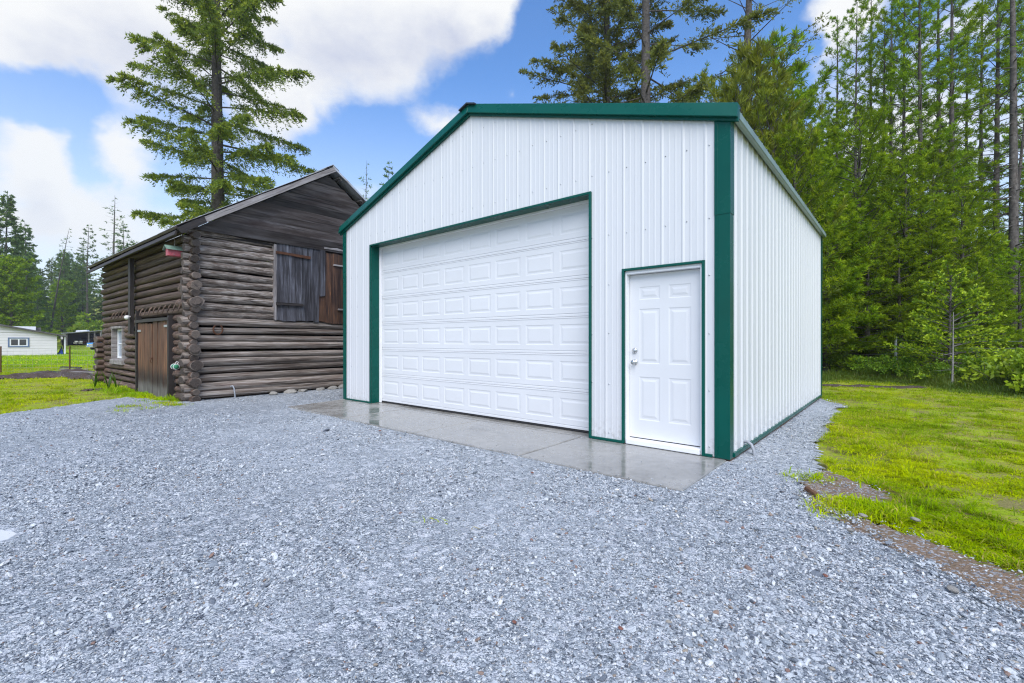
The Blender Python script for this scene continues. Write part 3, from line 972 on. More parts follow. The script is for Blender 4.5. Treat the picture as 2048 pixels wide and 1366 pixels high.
def embossed(mb, x0, z0, x1, z1, y, d=0.0036, w=(0.012, 0.03, 0.055)):
    """A panel stamped into a sheet: groove, then a raised field."""
    R_ = [(x0, z0, x1, z1, y)]
    for k, dy in zip(w, (d, d, -0.001)):
        R_.append((x0 + k, z0 + k, x1 - k, z1 - k, y + dy))
    for a, b_ in zip(R_[:-1], R_[1:]):
        A = [(a[0], a[4], a[1]), (a[2], a[4], a[1]), (a[2], a[4], a[3]), (a[0], a[4], a[3])]
        B = [(b_[0], b_[4], b_[1]), (b_[2], b_[4], b_[1]), (b_[2], b_[4], b_[3]), (b_[0], b_[4], b_[3])]
        for i in range(4):
            j = (i + 1) % 4
            mb.quad(A[i], A[j], B[j], B[i])
    f = R_[-1]
    mb.quad((f[0], f[4], f[1]), (f[2], f[4], f[1]), (f[2], f[4], f[3]), (f[0], f[4], f[3]))


def sheet_with_panels(mb, X0, X1, Z0, Z1, y, panels):
    """Flat face at y with rectangular openings filled by embossed panels (all panels of a row share z)."""
    rows = sorted({(p[1], p[3]) for p in panels})
    z = Z0
    for za, zb in rows:
        mb.quad((X0, y, z), (X1, y, z), (X1, y, za), (X0, y, za))
        x = X0
        for p in sorted(q for q in panels if q[1] == za):
            mb.quad((x, y, za), (p[0], y, za), (p[0], y, zb), (x, y, zb))
            embossed(mb, *p, y)
            x = p[2]
        mb.quad((x, y, za), (X1, y, za), (X1, y, zb), (x, y, zb))
        z = zb
    mb.quad((X0, y, z), (X1, y, z), (X1, y, Z1), (X0, y, Z1))


SH = (OH - 0.03) / 6
for k in range(6):
    z0, z1 = 0.03 + k * SH, 0.03 + (k + 1) * SH
    mb = MB()
    y = JD + 0.034
    lip = 0.022
    pw = (OB - OA - 0.10) / 8
    ps = [(OA + 0.05 + i * pw + pw * 0.085, z0 + SH * 0.235, OA + 0.05 + (i + 1) * pw - pw * 0.085, z1 - SH * 0.20) for i in range(8)]
    sheet_with_panels(mb, OA - 0.03, OB + 0.03, z0 + 0.045, z1 - lip, y, ps)
    # tongue and groove profile at the section's edges
    prof = [(z0 + 0.045, y), (z0 + 0.040, y + 0.005), (z0 + 0.034, y + 0.005), (z0 + 0.030, y + 0.001), (z0 + 0.004, y + 0.001), (z0 + 0.001, y + 0.012), (z0, y + 0.02)]
    for (za, ya), (zb, yb) in zip(prof[:-1], prof[1:]):
        mb.quad((OA - 0.03, yb, zb), (OB + 0.03, yb, zb), (OB + 0.03, ya, za), (OA - 0.03, ya, za))
    prof = [(z1 - lip, y), (z1 - lip + 0.003, y - 0.004), (z1 - 0.006, y - 0.004), (z1 - 0.001, y + 0.004), (z1 - 0.001, y + 0.02)]
    for (za, ya), (zb, yb) in zip(prof[:-1], prof[1:]):
        mb.quad((OA - 0.03, ya, za), (OB + 0.03, ya, za), (OB + 0.03, yb, zb), (OA - 0.03, yb, zb))
    link("door_section", mb.mesh("door_section", M["white_paint"]), oh)
gpart("track_back", MB().box((OA - 0.1, JD + 0.08, 0.0), (OB + 0.1, JD + 0.10, OH + 0.1)), "dark_metal", 0, oh)

# man door
for x0, x1 in ((DA - 0.03, DA), (DB, DB + 0.03)):
    gpart("door_trim", MB().box((x0, -0.032, 0.0), (x1, -0.002, DH + 0.027)), "green_trim", 0.003)
gpart("door_trim", MB().box((DA, -0.032, DH), (DB, -0.002, DH + 0.027)), "green_trim", 0.003)
gpart("door_frame", MB().box((DA, -0.001, 0.0), (DA + 0.022, 0.13, DH)).box((DB - 0.022, -0.001, 0.0), (DB, 0.13, DH)).box((DA + 0.022, -0.001, DH - 0.04), (DB - 0.022, 0.13, DH)), "white_trim", 0.003)
gpart("threshold", MB().box((DA + 0.022, -0.03, 0.001), (DB - 0.022, 0.12, 0.06)), "white_trim", 0.006)
S0, S1, Z0, Z1 = DA + 0.026, DB - 0.026, 0.072, DH - 0.045
w_, h_ = S1 - S0, Z1 - Z0
mb = MB()
cols = ((0.14, 0.44), (0.56, 0.86))
rows = ((0.11, 0.375), (0.455, 0.79), (0.845, 0.925))
ps = [(S0 + a * w_, Z0 + c * h_, S0 + b_ * w_, Z0 + d_ * h_) for a, b_ in cols for c, d_ in rows]
sheet_with_panels(mb, S0, S1, Z0, Z1, 0.072, ps)
mb.quad((S0, 0.072, Z1), (S1, 0.072, Z1), (S1, 0.115, Z1), (S0, 0.115, Z1))
mb.quad((S0, 0.115, Z0), (S0, 0.072, Z0), (S0, 0.072, Z1), (S0, 0.115, Z1))
mdoor = link("entry_door", mb.mesh("entry_door", M["white_paint"]), garage)
gpart("door_sweep", MB().box((S0, 0.078, 0.06), (S1, 0.11, 0.072)), "rubber", 0, mdoor)
kx = S0 + 0.062
gpart("deadbolt", MB().lathe([(0, 0.033), (0.008, 0.033), (0.016, 0.029), (0.024, 0.024), (0.026, 0.0)], (kx, 0.072, 1.075), (0, -1, 0), 18), "nickel", 0, mdoor)
gpart("door_knob", MB().lathe([(0, 0.033), (0.006, 0.033), (0.011, 0.024), (0.014, 0.013), (0.03, 0.012), (0.036, 0.020), (0.046, 0.027), (0.056, 0.028), (0.064, 0.022), (0.067, 0.008), (0.067, 0.0)], (kx, 0.072, 0.94), (0, -1, 0), 20), "nickel", 0, mdoor)
mb = MB().tube([(GW + 0.0, 0.57, 0.085), (GW + 0.045, 0.56, 0.088), (GW + 0.085, 0.545, 0.065), (GW + 0.11, 0.53, 0.01), (GW + 0.125, 0.52, -0.09)], 0.017, 10)
gpart("conduit", mb, "grey_pipe")


# ------------------------------------------------------------------ log barn
barn = empty("log_barn", (*BL, -0.02), BTH, "old weathered log barn with plank gable, hatch doors and rusty roof", "barn")


def bpart(name, mb, m, parent=None, bev=0.0):
    me = mb.mesh(name, *([M[k] for k in m] if isinstance(m, tuple) else [M[m]]))
    if bev:
        bevel_mesh(me, bev)
    return link(name, me, parent or barn)


def log_mesh(seed, m, chop=False):
    """Unit log along x, radius about 1, uneven, with cut ends."""
    r_ = random.Random(seed)
    ns, sd = 12, 14
    ph = [r_.uniform(0, 6.28) for _ in range(6)]
    mb = MB(); vs = []; fs = []
    for i in range(ns + 1):
        x = i / ns
        rad = 1.0 + 0.05 * math.sin(3.1 * x + ph[0]) + 0.035 * math.sin(9 * x + ph[1]) + r_.uniform(-0.045, 0.045)
        oy, oz = 0.13 * math.sin(4.2 * x + ph[2]), 0.13 * math.sin(3.3 * x + ph[3])
        for k in range(sd):
            a = 2 * math.pi * k / sd
            q = rad * (1 + 0.05 * math.sin(2 * a + ph[4]) + 0.03 * math.sin(5 * a + ph[5] + 3 * x) + 0.025 * math.sin(9 * a + ph[2]) + r_.uniform(-0.03, 0.03))
            vs.append((x, oy + q * math.cos(a), oz + q * math.sin(a)))
    for i in range(ns):
        for k in range(sd):
            k2 = (k + 1) % sd
            fs.append((i * sd + k, (i + 1) * sd + k, (i + 1) * sd + k2, i * sd + k2))
    mb.add(vs, fs, 0, True)
    for base, sgn, x in ((0, -1, 0.0), (ns * sd, 1, 1.0)):
        ringv = vs[base:base + sd]
        cx = sum(v[1] for v in ringv) / sd; cz = sum(v[2] for v in ringv) / sd
        til = (r_.uniform(-0.004, 0.004), r_.uniform(-0.004, 0.004))
        rr = [(x + sgn * 0.0, v[1], v[2]) for v in ringv]
        inner = [(x + sgn * (0.006 + til[0] * v[1] + til[1] * v[2]), cx + (v[1] - cx) * 0.9, cz + (v[2] - cz) * 0.9) for v in ringv]
        c = (x + sgn * 0.006, cx, cz)
        vv = rr + inner + [c]
        ff = []
        for k in range(sd):
            k2 = (k + 1) % sd
            ff.append((k, k2, sd + k2, sd + k) if sgn < 0 else (k2, k, sd + k, sd + k2))
            ff.append((sd + k, sd + k2, 2 * sd) if sgn < 0 else (sd + k2, sd + k, 2 * sd))
        mb.add(vv, ff, 1)
    return mb.mesh("log", M[m], M["log_end"])


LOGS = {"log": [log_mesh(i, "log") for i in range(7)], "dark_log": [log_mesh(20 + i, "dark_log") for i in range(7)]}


def put_log(a, b_, r, kind, squash=1.0):
    o = link("log", rnd.choice(LOGS[kind]), barn)
    a, b_ = Vector(a), Vector(b_)
    roll = rnd.uniform(-0.5, 0.5) + rnd.choice((0, math.pi))
    zd = Vector((0, 0, 1)) + (b_ - a).cross(Vector((0, 0, 1))).normalized() * math.tan(rnd.uniform(-.3, .3))
    frame(o, a, b_ - a, zd=zd, scale=((b_ - a).length, r, r * squash))
    return o


ROW = 0.165
HX0, HX1, HZ0, HZ1 = 1.60, 4.06, 1.68, 3.44         # hatch opening in the gable wall
# gable wall, courses from the ground up
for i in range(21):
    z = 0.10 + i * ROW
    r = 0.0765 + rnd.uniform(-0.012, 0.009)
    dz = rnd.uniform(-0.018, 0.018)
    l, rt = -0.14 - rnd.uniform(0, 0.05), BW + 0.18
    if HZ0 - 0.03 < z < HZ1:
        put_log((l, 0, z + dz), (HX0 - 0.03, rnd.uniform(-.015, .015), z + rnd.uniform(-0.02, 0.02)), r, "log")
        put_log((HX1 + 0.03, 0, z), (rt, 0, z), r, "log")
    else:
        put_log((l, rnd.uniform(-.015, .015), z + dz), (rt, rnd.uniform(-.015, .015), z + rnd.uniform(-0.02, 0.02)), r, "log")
# long wall: window and door interrupt the courses; its ends stick out past the corner
WY0, WY1, WZ0, WZ1 = 4.80, 5.95, 0.62, 1.60
DY0, DY1, DZ1 = 0.95, 3.33, 1.64
for j in range(22):
    z = 0.02 + j * ROW
    r = 0.079 + rnd.uniform(-0.012, 0.012)
    e0 = -0.13 - rnd.uniform(0.0, 0.07)
    e1 = BD + 0.15
    spans = [(e0, e1)]
    if z < DZ1 + 0.05:
        spans = [(e0, DY0 - 0.02), (DY1 + 0.02, e1)]
        if WZ0 - 0.08 < z < WZ1 + 0.05:
            spans = [(e0, DY0 - 0.02), (DY1 + 0.02, WY0 - 0.04), (WY1 + 0.04, e1)]
    for a, b_ in spans:
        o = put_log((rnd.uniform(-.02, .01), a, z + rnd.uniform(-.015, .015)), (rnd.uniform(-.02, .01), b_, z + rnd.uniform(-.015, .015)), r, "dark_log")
# stub log ends that show at the corner are lighter and thicker: short saddle pieces under some courses
for z, rr_ in ((2.30, 0.108), (1.98, 0.122), (1.05, 0.112), (0.72, 0.112), (0.38, 0.108)):
    put_log((rnd.uniform(-.02, .02), -0.19 - rnd.uniform(0, .03), z), (0.0, 0.55, z), rr_, "dark_log", 0.9)
# rear wall: courses whose ends show past the far corner
for j in range(8):
    z = 0.10 + j * ROW
    put_log((-0.20 - rnd.uniform(0, .10), BD, z), (BW + .15, BD, z), 0.085, "dark_log")
bpart("rear_wall", MB().box((0.05, BD - 0.04, 1.3), (BW, BD + 0.04, BE)).prism([(0, BD - .03, BE), (BW, BD - .03, BE), (BW / 2, BD - .03, BR)], (0, .06, 0)), "dark_beam")
bpart("side_wall", MB().box((BW - 0.05, 0.08, 0.0), (BW + 0.05, BD, BE)), "dark_beam")
bpart("earth_floor", MB().box((0.1, 0.1, -0.1), (BW - .1, BD - .1, 0.02)), "dark_dirt")


def plank_mesh(name, L, Wd, T, m, seed, sag=0.0):
    """Board along x (length), y width, z thickness, slightly bowed, ragged ends."""
    r_ = random.Random(seed)
    n = 5
    mb = MB(); vs = []
    for i in range(n + 1):
        x = L * i / n
        e = r_.uniform(-0.006, 0.006)
        dx = r_.uniform(-0.012, 0.012) if i in (0, n) else 0
        z = r_.uniform(-0.003, 0.003) + sag * math.sin(math.pi * i / n)
        vs += [(x + dx, e, z), (x - dx, Wd + r_.uniform(-0.006, 0.003), z), (x - dx, Wd, z + T), (x + dx, e, z + T)]
    fs = [(i * 4 + a, i * 4 + b_, i * 4 + 4 + b_, i * 4 + 4 + a) for i in range(n) for a, b_ in ((1, 0), (2, 1), (3, 2), (0, 3))]
    fs += [(0, 1, 2, 3), (n * 4 + 3, n * 4 + 2, n * 4 + 1, n * 4)]
    mb.add(vs, fs)
    return mb.mesh(name, M[m])


def plank(name, L, Wd, T, m, origin, xd, zd, parent, sag=0.0):
    o = link(name, plank_mesh(name, L, Wd, T, m, rnd.random(), sag), parent)
    return frame(o, origin, xd, zd=zd)


# gable of horizontal boards, each cut to the roof slope and lapping the one below
sl = (BR - BE) / (BW / 2)
z = BE - 0.02
k = 0
while z < BR - 0.08:
    h = rnd.choice((0.185, 0.205, 0.23, 0.17))
    x0 = max(-0.05, (z - BE) / sl); x1 = min(BW + 0.05, BW - (z - BE) / sl)
    xt0 = min(BW / 2 - 0.01, max(x0, (z + h - BE) / sl)); xt1 = BW - xt0
    z_top = min(z + h, BR)
    cuts = [x0, x1]
    mb = MB()
    yb, yt = -0.130 - rnd.uniform(0, .012), -0.092 - rnd.uniform(0, .006)
    P = [(x0, z - 0.012), (x1, z - 0.012 + rnd.uniform(-.008, .008)), (max(xt1, xt0 + 0.02), z_top), (xt0, z_top)]
    # stored along its own length so the grain runs with it
    vs = [(p[0] - x0, p[1] - z, 0) for p in P]
    mb.prism(vs, (0, 0, 0.026))
    o = link("gable_board", mb.mesh("gable_board", M["gable_board"]), barn)
    frame(o, (x0, yb + 0.022, z), (1, 0, 0), zd=(0, -1, 0.05 * 0 - (yt - yb) / h))
    z += h; k += 1
plank("patch_board", 0.85, 0.17, 0.024, "old_plank", (2.72, -0.135, 3.47), (1, 0, 0), (0, -1, 0), barn)
bpart("gable_backing", MB().prism([(0.06, -0.05, BE - .1), (BW - .06, -0.05, BE - .1), (BW / 2, -0.05, BR - .06)], (0, 0.03, 0)), "dark_beam")


# hatch: two leaves of vertical boards with ledges and strap hinges
def leaf_door(name, x0, x1, z0, z1, y, m, n, normal="gable", label=None):
    d = empty(name, (0, 0, 0)); d.parent = barn
    if label:
        d["label"] = label
    w = (x1 - x0) / n
    for i in range(n):
        ww = w - 0.004
        dz0, dz1 = rnd.uniform(-0.03, 0.015), rnd.uniform(-0.015, 0.02)
        yy = y - rnd.uniform(0, 0.010)
        if normal == "gable":
            plank("plank", z1 - z0 + dz1 - dz0, ww, 0.024, m, (x0 + i * w + ww, yy, z0 + dz0), (0, 0, 1), (0, -1, 0), d)
        else:
            plank("plank", z1 - z0 + dz1 - dz0, ww, 0.024, m, (yy, x0 + i * w, z0 + dz0), (0, 0, 1), (-1, 0, 0), d)
    return d


hl = leaf_door("hatch_door", HX0, 2.62, HZ0, HZ1, -0.085, "hatch_grey", 7, label="blue grey hatch leaf of vertical boards")
hr = leaf_door("hatch_door", 2.78, HX1, HZ0 - 0.02, HZ1 - 0.06, -0.085, "hatch_brown", 8, label="dark brown hatch leaf with orange streaks")
plank("ledge", 0.80, 0.06, 0.03, "rust", (HX0 - 0.02, -0.122, HZ1 - 0.26), (1, 0, -0.02), (0, -1, 0), hl)
plank("ledge", 0.62, 0.06, 0.05, "gable_board", (HX0 - 0.02, -0.122, HZ0 + 0.34), (1, 0, 0), (0, -1, 0), hl)
plank("ledge", 1.0, 0.04, 0.03, "old_plank", (2.98, -0.122, HZ1 - 0.36), (1, 0, 0), (0, -1, 0), hr)
plank("ledge", 0.9, 0.04, 0.04, "old_plank", (3.1, -0.122, HZ0 + 0.30), (1, 0, 0), (0, -1, 0), hr)
plank("cover_strip", HZ1 - HZ0 - 0.62, 0.13, 0.026, "hatch_grey", (2.76, -0.115, HZ0 + 0.62), (0, 0, 1), (0, -1, 0), barn)
plank("cover_strip", 0.64, 0.15, 0.022, "hatch_brown", (2.775, -0.088, HZ0), (0, 0, 1), (0, -1, 0), barn)
plank("cover_strip", 1.2, 0.15, 0.02, "hatch_grey", (2.775, -0.088, HZ0 + 0.6), (0, 0, 1), (0, -1, 0), barn)
plank("hatch_jamb", HZ1 - HZ0 - 0.05, 0.05, 0.10, "old_plank", (HX0 - 0.005, -0.02, HZ0), (0, 0, 1), (0, -1, 0), barn)
bpart("hatch_dark_sheet", MB().box((HX0 - .02, 0.05, HZ0 - .02), (HX1 + .02, 0.07, HZ1 + .02)), "dark_beam")  # dark sheet added in place of the unlit interior behind the hatch

# door in the long wall
dl = leaf_door("plank_door", 2.15, DY1 - 0.05, -0.02, DZ1 - 0.03, -0.10, "door_board", 6, "long", "left leaf of brown plank door")
dr = leaf_door("plank_door", DY0 + 0.05, 2.13, -0.04, DZ1, -0.10, "door_board", 6, "long", "right leaf of brown plank door, mossy at the foot")
for y, zz_, d in ((DY1 - 0.32, 1.42, dl), (DY0 + 0.06, 1.50, dr)):
    bpart("strap_hinge", MB().box((-0.145, y, zz_), (-0.128, y + 0.26, zz_ + 0.05)), "zinc", d, 0.004)
bpart("latch", MB().box((-0.15, 2.10, 0.80), (-0.128, 2.26, 0.83)).tube([(-0.15, 2.12, 0.82), (-0.17, 2.12, 0.75), (-0.15, 2.12, 0.70)], 0.008, 6), "rust", dr)
plank("door_post", DZ1 + 0.15, 0.09, 0.14, "dark_beam", (-0.02, DY0 - 0.06, -0.05), (0, 0, 1), (-1, 0, 0), barn)
plank("door_post", DZ1 + 0.35, 0.09, 0.14, "dark_beam", (-0.02, DY1 - 0.03, -0.05), (0, 0, 1), (-1, 0, 0), barn)
plank("door_lintel", DY1 - DY0 + 0.1, 0.07, 0.15, "dark_beam", (-0.02, DY0 - 0.05, DZ1 + 0.07), (0, 1, 0), (-1, 0, 0), barn)
bpart("opening_dark_sheet", MB().box((0.06, DY0, 0.0), (0.08, DY1, DZ1)).box((0.12, WY0, WZ0), (0.14, WY1, WZ1)), "dark_beam")  # dark sheets standing in for the unlit interior behind door and window
# notched pole rack with pegs over the door
for k in range(17):
    y = 0.25 + k * 0.34
    if DY1 < y < DY1 + .4: continue
    bpart("peg", MB().tube([(-0.08, y, 1.98), (-0.13, y + 0.01, 1.93), (-0.17, y + 0.02, 1.80)], [0.028, 0.02, 0.009], 6), "dark_log")
# window: jamb boards, sill, sash with muntins and four panes
wf = empty("window", (0, 0, 0)); wf.parent = barn
bpart("frame", MB().box((-0.12, WY1 - 0.05, WZ0), (0.10, WY1 + 0.0, WZ1)).box((-0.12, WY0, WZ0), (0.10, WY0 + 0.06, WZ1)).box((-0.13, WY0 - 0.02, WZ1 - .06), (0.10, WY1 + 0.02, WZ1)), "old_plank", wf, 0.006)
bpart("sill", MB().box((-0.15, WY0 - 0.04, WZ0 - 0.05), (0.10, WY1 + 0.04, WZ0 + 0.08)), "old_plank", wf, 0.008)
sx = 0.03
mb = MB()
ya, yb = WY0 + 0.07, WY1 - 0.06
za, zb = WZ0 + 0.10, WZ1 - 0.07
mb.box((sx - .03, ya, za), (sx + .01, ya + .055, zb)).box((sx - .03, yb - .055, za), (sx + .01, yb, zb)).box((sx - .03, ya + .055, za), (sx + .01, yb - .055, za + .05)).box((sx - .03, ya + .055, zb - .05), (sx + .01, yb - .055, zb))
ym, zm = (ya + yb) / 2, (za + zb) / 2
mb.box((sx - .025, ym - .014, za + .05), (sx + .008, ym + .014, zb - .05)).box((sx - .022, ya + .055, zm - .012), (sx + .006, yb - .055, zm + .012))
bpart("sash", mb, "white_trim", wf, 0.003)
for y0, y1 in ((ya + .055, ym - .014), (ym + .014, yb - .055)):
    for z0, z1 in ((za + .05, zm - .012), (zm + .012, zb - .05)):
        bpart("pane", MB().box((sx - .008, y0, z0), (sx - .003, y1, z1)), "curtain_glass", wf)
# hanging post with a lamp
pst = plank("hanging_post", 1.85, 0.17, 0.08, "dark_beam", (-0.13, 3.62, 1.38), (0, 0, 1), (-1, 0, 0), barn)
lamp = bpart("yard_lamp", MB().lathe([(0, 0.02), (0.03, 0.022), (0.05, 0.045), (0.10, 0.055), (0.12, 0.045), (0.125, 0.0)], (-0.21, 3.60, 1.80), (-0.8, -0.5, -0.3), 12), "white_cloth")

# roof: old corrugated sheets on both slopes over purlins, pole verge, ragged eave
TH = math.atan(sl)
OVX, OVY = 0.36, 0.36
for side in (-1, 1):
    def rp(d, y, lift=0.0):                          # d: distance down the slope from the ridge
        return Vector((BW / 2 + side * d * math.cos(TH), y, BR + 0.14 - d * math.sin(TH) + lift))
    Ld = (BW / 2 + OVX) / math.cos(TH)
    ys = -OVY
    idx = 0
    while ys < BD + 0.3:
        ye = min(ys + 0.66, BD + 0.35)
        dl_ = rnd.uniform(-0.05, 0.03)
        n = 22
        mb = MB(); vs = []
        dsteps = (0, Ld * .33, Ld * .66, Ld + dl_)
        lift0 = rnd.uniform(0, 0.012)
        for i in range(n + 1):
            y = ys + (ye + 0.03 - ys) * i / n
            hgt = 0.009 * math.cos(2 * math.pi * y / 0.076)
            for d in dsteps:
                vs.append(rp(d, y, 0.03 + hgt + lift0))
        k = len(dsteps)
        mb.add(vs, [(i * k + j, (i + 1) * k + j, (i + 1) * k + j + 1, i * k + j + 1) for i in range(n) for j in range(k - 1)], 0, True)
        o = bpart("roof_sheet", mb, "corr_steel")
        ys += 0.66; idx += 1
    # purlins running along the roof and showing at the verge
    for d in (0.35, 1.1, 1.85, 2.6, 3.35, Ld - 0.12):
        a = rp(d, -OVY + 0.05, -0.055); b_ = rp(d, BD + 0.25, -0.055)
        plank("purlin", (b_ - a).length, 0.09, 0.045, "gable_board" if side < 0 else "door_board", a + Vector((-0.045 * math.cos(TH), 0, 0.0)) * 1, b_ - a, (side * math.sin(TH), 0, math.cos(TH)), barn)
    # roof boards between purlins (dark underside)
    for q in range(14):
        d = 0.05 + q * (Ld - 0.1) / 14
        a = rp(d, 0.0 if side > 0 else -OVY + 0.1, -0.004); b_ = rp(d, BD + 0.2, -0.004)
        w = (Ld - 0.1) / 14 - 0.012
        mb = MB().prism([rp(d, a.y, -0.004), rp(d + w, a.y, -0.004), rp(d + w, a.y, 0.014), rp(d, a.y, 0.014)], (0, b_.y - a.y, 0))
        bpart("roof_board", mb, "dark_beam")
    if side < 0:
        # pole and board on the verge
        a = rp(0.02, -OVY - 0.03, 0.005); b_ = rp(Ld - 0.42, -OVY - 0.01, -0.005); 
        plank("verge_board", (b_ - a).length, 0.11, 0.05, "old_plank", a, b_ - a, (0, -1, 0), barn, 0.015)
        a = rp(Ld - 0.50, -OVY - 0.01, 0.0); b_ = rp(Ld + 0.02, -OVY + 0.0, -0.01)
        plank("verge_board", (b_ - a).length, 0.12, 0.06, "dark_beam", a, b_ - a, (0, -1, 0), barn)
        for q in range(9):
            y = 0.1 + q * (BD + 0.1) / 8
            a = rp(Ld - 1.0, y, -0.11); b_ = rp(Ld - 0.06, y, -0.11)
            plank("rafter", (b_ - a).length, 0.08, 0.08, "dark_beam", a, b_ - a, (0, 1, 0), barn)
        a = rp(Ld - 0.02, -OVY + 0.02, -0.08); b_ = rp(Ld - 0.02, BD + .3, -0.12)
        plank("eave_board", (b_ - a).length, 0.09, 0.03, "dark_beam", a, b_ - a, (-1, 0, 0.3), barn, 0.01)
    else:
        a = rp(0.0, -OVY - 0.02, 0.0); b_ = rp(Ld, -OVY - 0.02, -0.0)
        mb = MB().prism([rp(0, -OVY - .015, -0.005), rp(Ld, -OVY - .015, -0.005), rp(Ld, -OVY - .015, 0.05), rp(0, -OVY - .015, 0.05)], (0, 0.018, 0))
        bpart("verge_flashing", mb, "corr_steel")
mb = MB()
for side in (-1, 1):
    c = Vector((BW / 2, 0, BR + 0.215)); e = Vector((BW / 2 + side * 0.16, 0, BR + 0.215 - 0.16 * sl))
    mb.prism([c + Vector((0, -OVY - .02, 0)), e + Vector((0, -OVY - .02, 0)), e + Vector((0, -OVY - .02, -.015)), c + Vector((0, -OVY - .02, -.015))], (0, BD + OVY + .35, 0))
bpart("ridge_cap", mb, "corr_steel")
# conduit at the foot of the gable wall, and the rocks it stands on
bpart("conduit", MB().tube([(0.66, -0.06, 0.24), (0.69, -0.12, 0.26), (0.71, -0.14, 0.20), (0.72, -0.15, 0.08), (0.73, -0.15, -0.06)], 0.014, 8), "grey_pipe")


def rock_mesh(name, seed, m, flat=0.6, sub=2):
    bm = bmesh.new()
    bmesh.ops.create_icosphere(bm, subdivisions=sub, radius=1.0)
    r_ = random.Random(seed)
    pl = [(Vector((r_.gauss(0, 1), r_.gauss(0, 1), r_.gauss(0, 1))).normalized(), r_.uniform(0.5, 0.85)) for _ in range(9)]
    for v in bm.verts:
        for nrm, d in pl:
            e = v.co.dot(nrm) - d
            if e > 0:
                v.co -= nrm * e * 0.9
        v.co *= 1 + r_.uniform(-0.04, 0.04)
        v.co.z *= flat
    me = bpy.data.meshes.new(name); bm.to_mesh(me); bm.free()
    me.materials.append(M[m])
    return me


ROCKS = [rock_mesh("foundation_stone", 100 + i, "rock") for i in range(4)]
for x in (1.5, 1.9, 2.2, 2.62, 2.95, 3.25, 3.55, 4.1, 4.6, 5.2):
    o = link("foundation_stone", rnd.choice(ROCKS), barn)
    s = rnd.uniform(0.08, 0.16)
    o.location = (x, -0.10 - rnd.uniform(0, 0.08), 0.03); o.scale = (s * 1.3, s, s * 0.9); o.rotation_euler = (0, 0, rnd.uniform(0, 6))

# ------------------------------------------------------------------ things hung on the barn
bh = empty("birdhouse", (*brn(-0.27, 0.16), 2.86), BTH + R(90), "small red birdhouse with grey green roof hung under the barn eave", "birdhouse")
bh.scale = (0.8, 0.8, 0.8)
link("box", bevel_mesh(MB().box((-0.09, -0.16, 0), (0.09, 0.14, 0.15)).mesh("box", M["red_paint"]), 0.004), bh)
mb = MB()
for s in (-1, 1):
    mb.prism([(0, -0.21, 0.245), (s * 0.15, -0.21, 0.14), (s * 0.15, -0.21, 0.155), (0, -0.21, 0.262)][::s], (0, 0.40, 0))
link("roof", mb.mesh("roof", M["mint_roof"]), bh)
link("gable_end", MB().prism([(-0.09, -0.16, 0.15), (0.09, -0.16, 0.15), (0, -0.16, 0.23)], (0, 0.02, 0)).prism([(-0.09, 0.12, 0.15), (0.09, 0.12, 0.15), (0, 0.12, 0.23)], (0, 0.02, 0)).mesh("gable_end", M["red_paint"]), bh)
link("perch", MB().tube([(-0.09, 0.02, 0.03), (-0.17, 0.04, 0.03)], 0.008, 6).mesh("perch", M["old_plank"]), bh)
link("hanger", MB().tube([(0, -0.02, 0.25), (0.0, -0.02, 0.50)], 0.006, 5).mesh("hanger", M["old_plank"]), bh)

hs = MB()
pth = []
for k in range(17):
    a = R(-55 + k * 290 / 16)
    pth.append((0.085 * math.cos(a), 0, 0.10 * math.sin(a)))
hs.tube(pth, 0.016, 6)
o = hs.build("horseshoe", M["rust"])
o.location = (*brn(0.42, -0.10), 1.42); o.rotation_euler = (0, R(180), BTH)
tag(o, "rusty horseshoe nailed to the gable logs near the barn corner", "horseshoe")

gb = empty("rolled_bundle", (*brn(-0.20, 0.20), 0.63), BTH, "green rolled bundle with white straps hung beside the barn door", "bundle")
gb.scale = (0.62, 0.62, 0.62)
link("roll", MB().lathe([(0, 0.0), (0, 0.06), (0.02, 0.07), (0.30, 0.075), (0.32, 0.06), (0.32, 0)], (0, 0.05, 0.06), (0, 1, 0.02), 16).mesh("roll", M["green_cloth"]), gb)
for y in (0.09, 0.32):
    pth = [(0.085 * math.cos(a), y, 0.06 + 0.085 * math.sin(a)) for a in [k * math.pi / 8 for k in range(17)]]
    link("strap", MB().tube(pth, 0.010, 6).tube([(0.02, y, 0.13), (0.07, y - 0.01, 0.22), (0.14, y, 0.19)], 0.010, 6).mesh("strap", M["white_cloth"]), gb)
link("cord", MB().tube([(-0.05, 0.10, 0.0), (-0.03, 0.11, -0.25), (-0.02, 0.10, -0.55)], 0.007, 5).tube([(-0.05, 0.28, 0.0), (-0.02, 0.27, -0.4)], 0.007, 5).mesh("cord", M["rubber"]), gb)


# ------------------------------------------------------------------ foliage builders
def norm(v):
    return v / (np.linalg.norm(v, axis=-1, keepdims=True) + 1e-9)


def tubes(P, rad, sides):
    """P (B,n,3) paths, rad (B,n): quads of all tubes."""
    B, n, _ = P.shape
    T = norm(np.gradient(P, axis=1))
    up = np.tile(np.array([0.13, 0.21, 0.97]), (B, n, 1))
    A = norm(np.cross(T, up)); C = norm(np.cross(A, T))
    th = np.arange(sides) * 2 * np.pi / sides
    V = P[:, :, None] + (A[:, :, None] * np.cos(th)[None, None, :, None] + C[:, :, None] * np.sin(th)[None, None, :, None]) * rad[:, :, None, None]
    idx = np.arange(B * n * sides).reshape(B, n, sides)
    nx = np.roll(idx, -1, axis=2)
    Q = np.stack([idx[:, :-1], nx[:, :-1], nx[:, 1:], idx[:, 1:]], -1).reshape(-1, 4)
    return V.reshape(-1, 3), Q


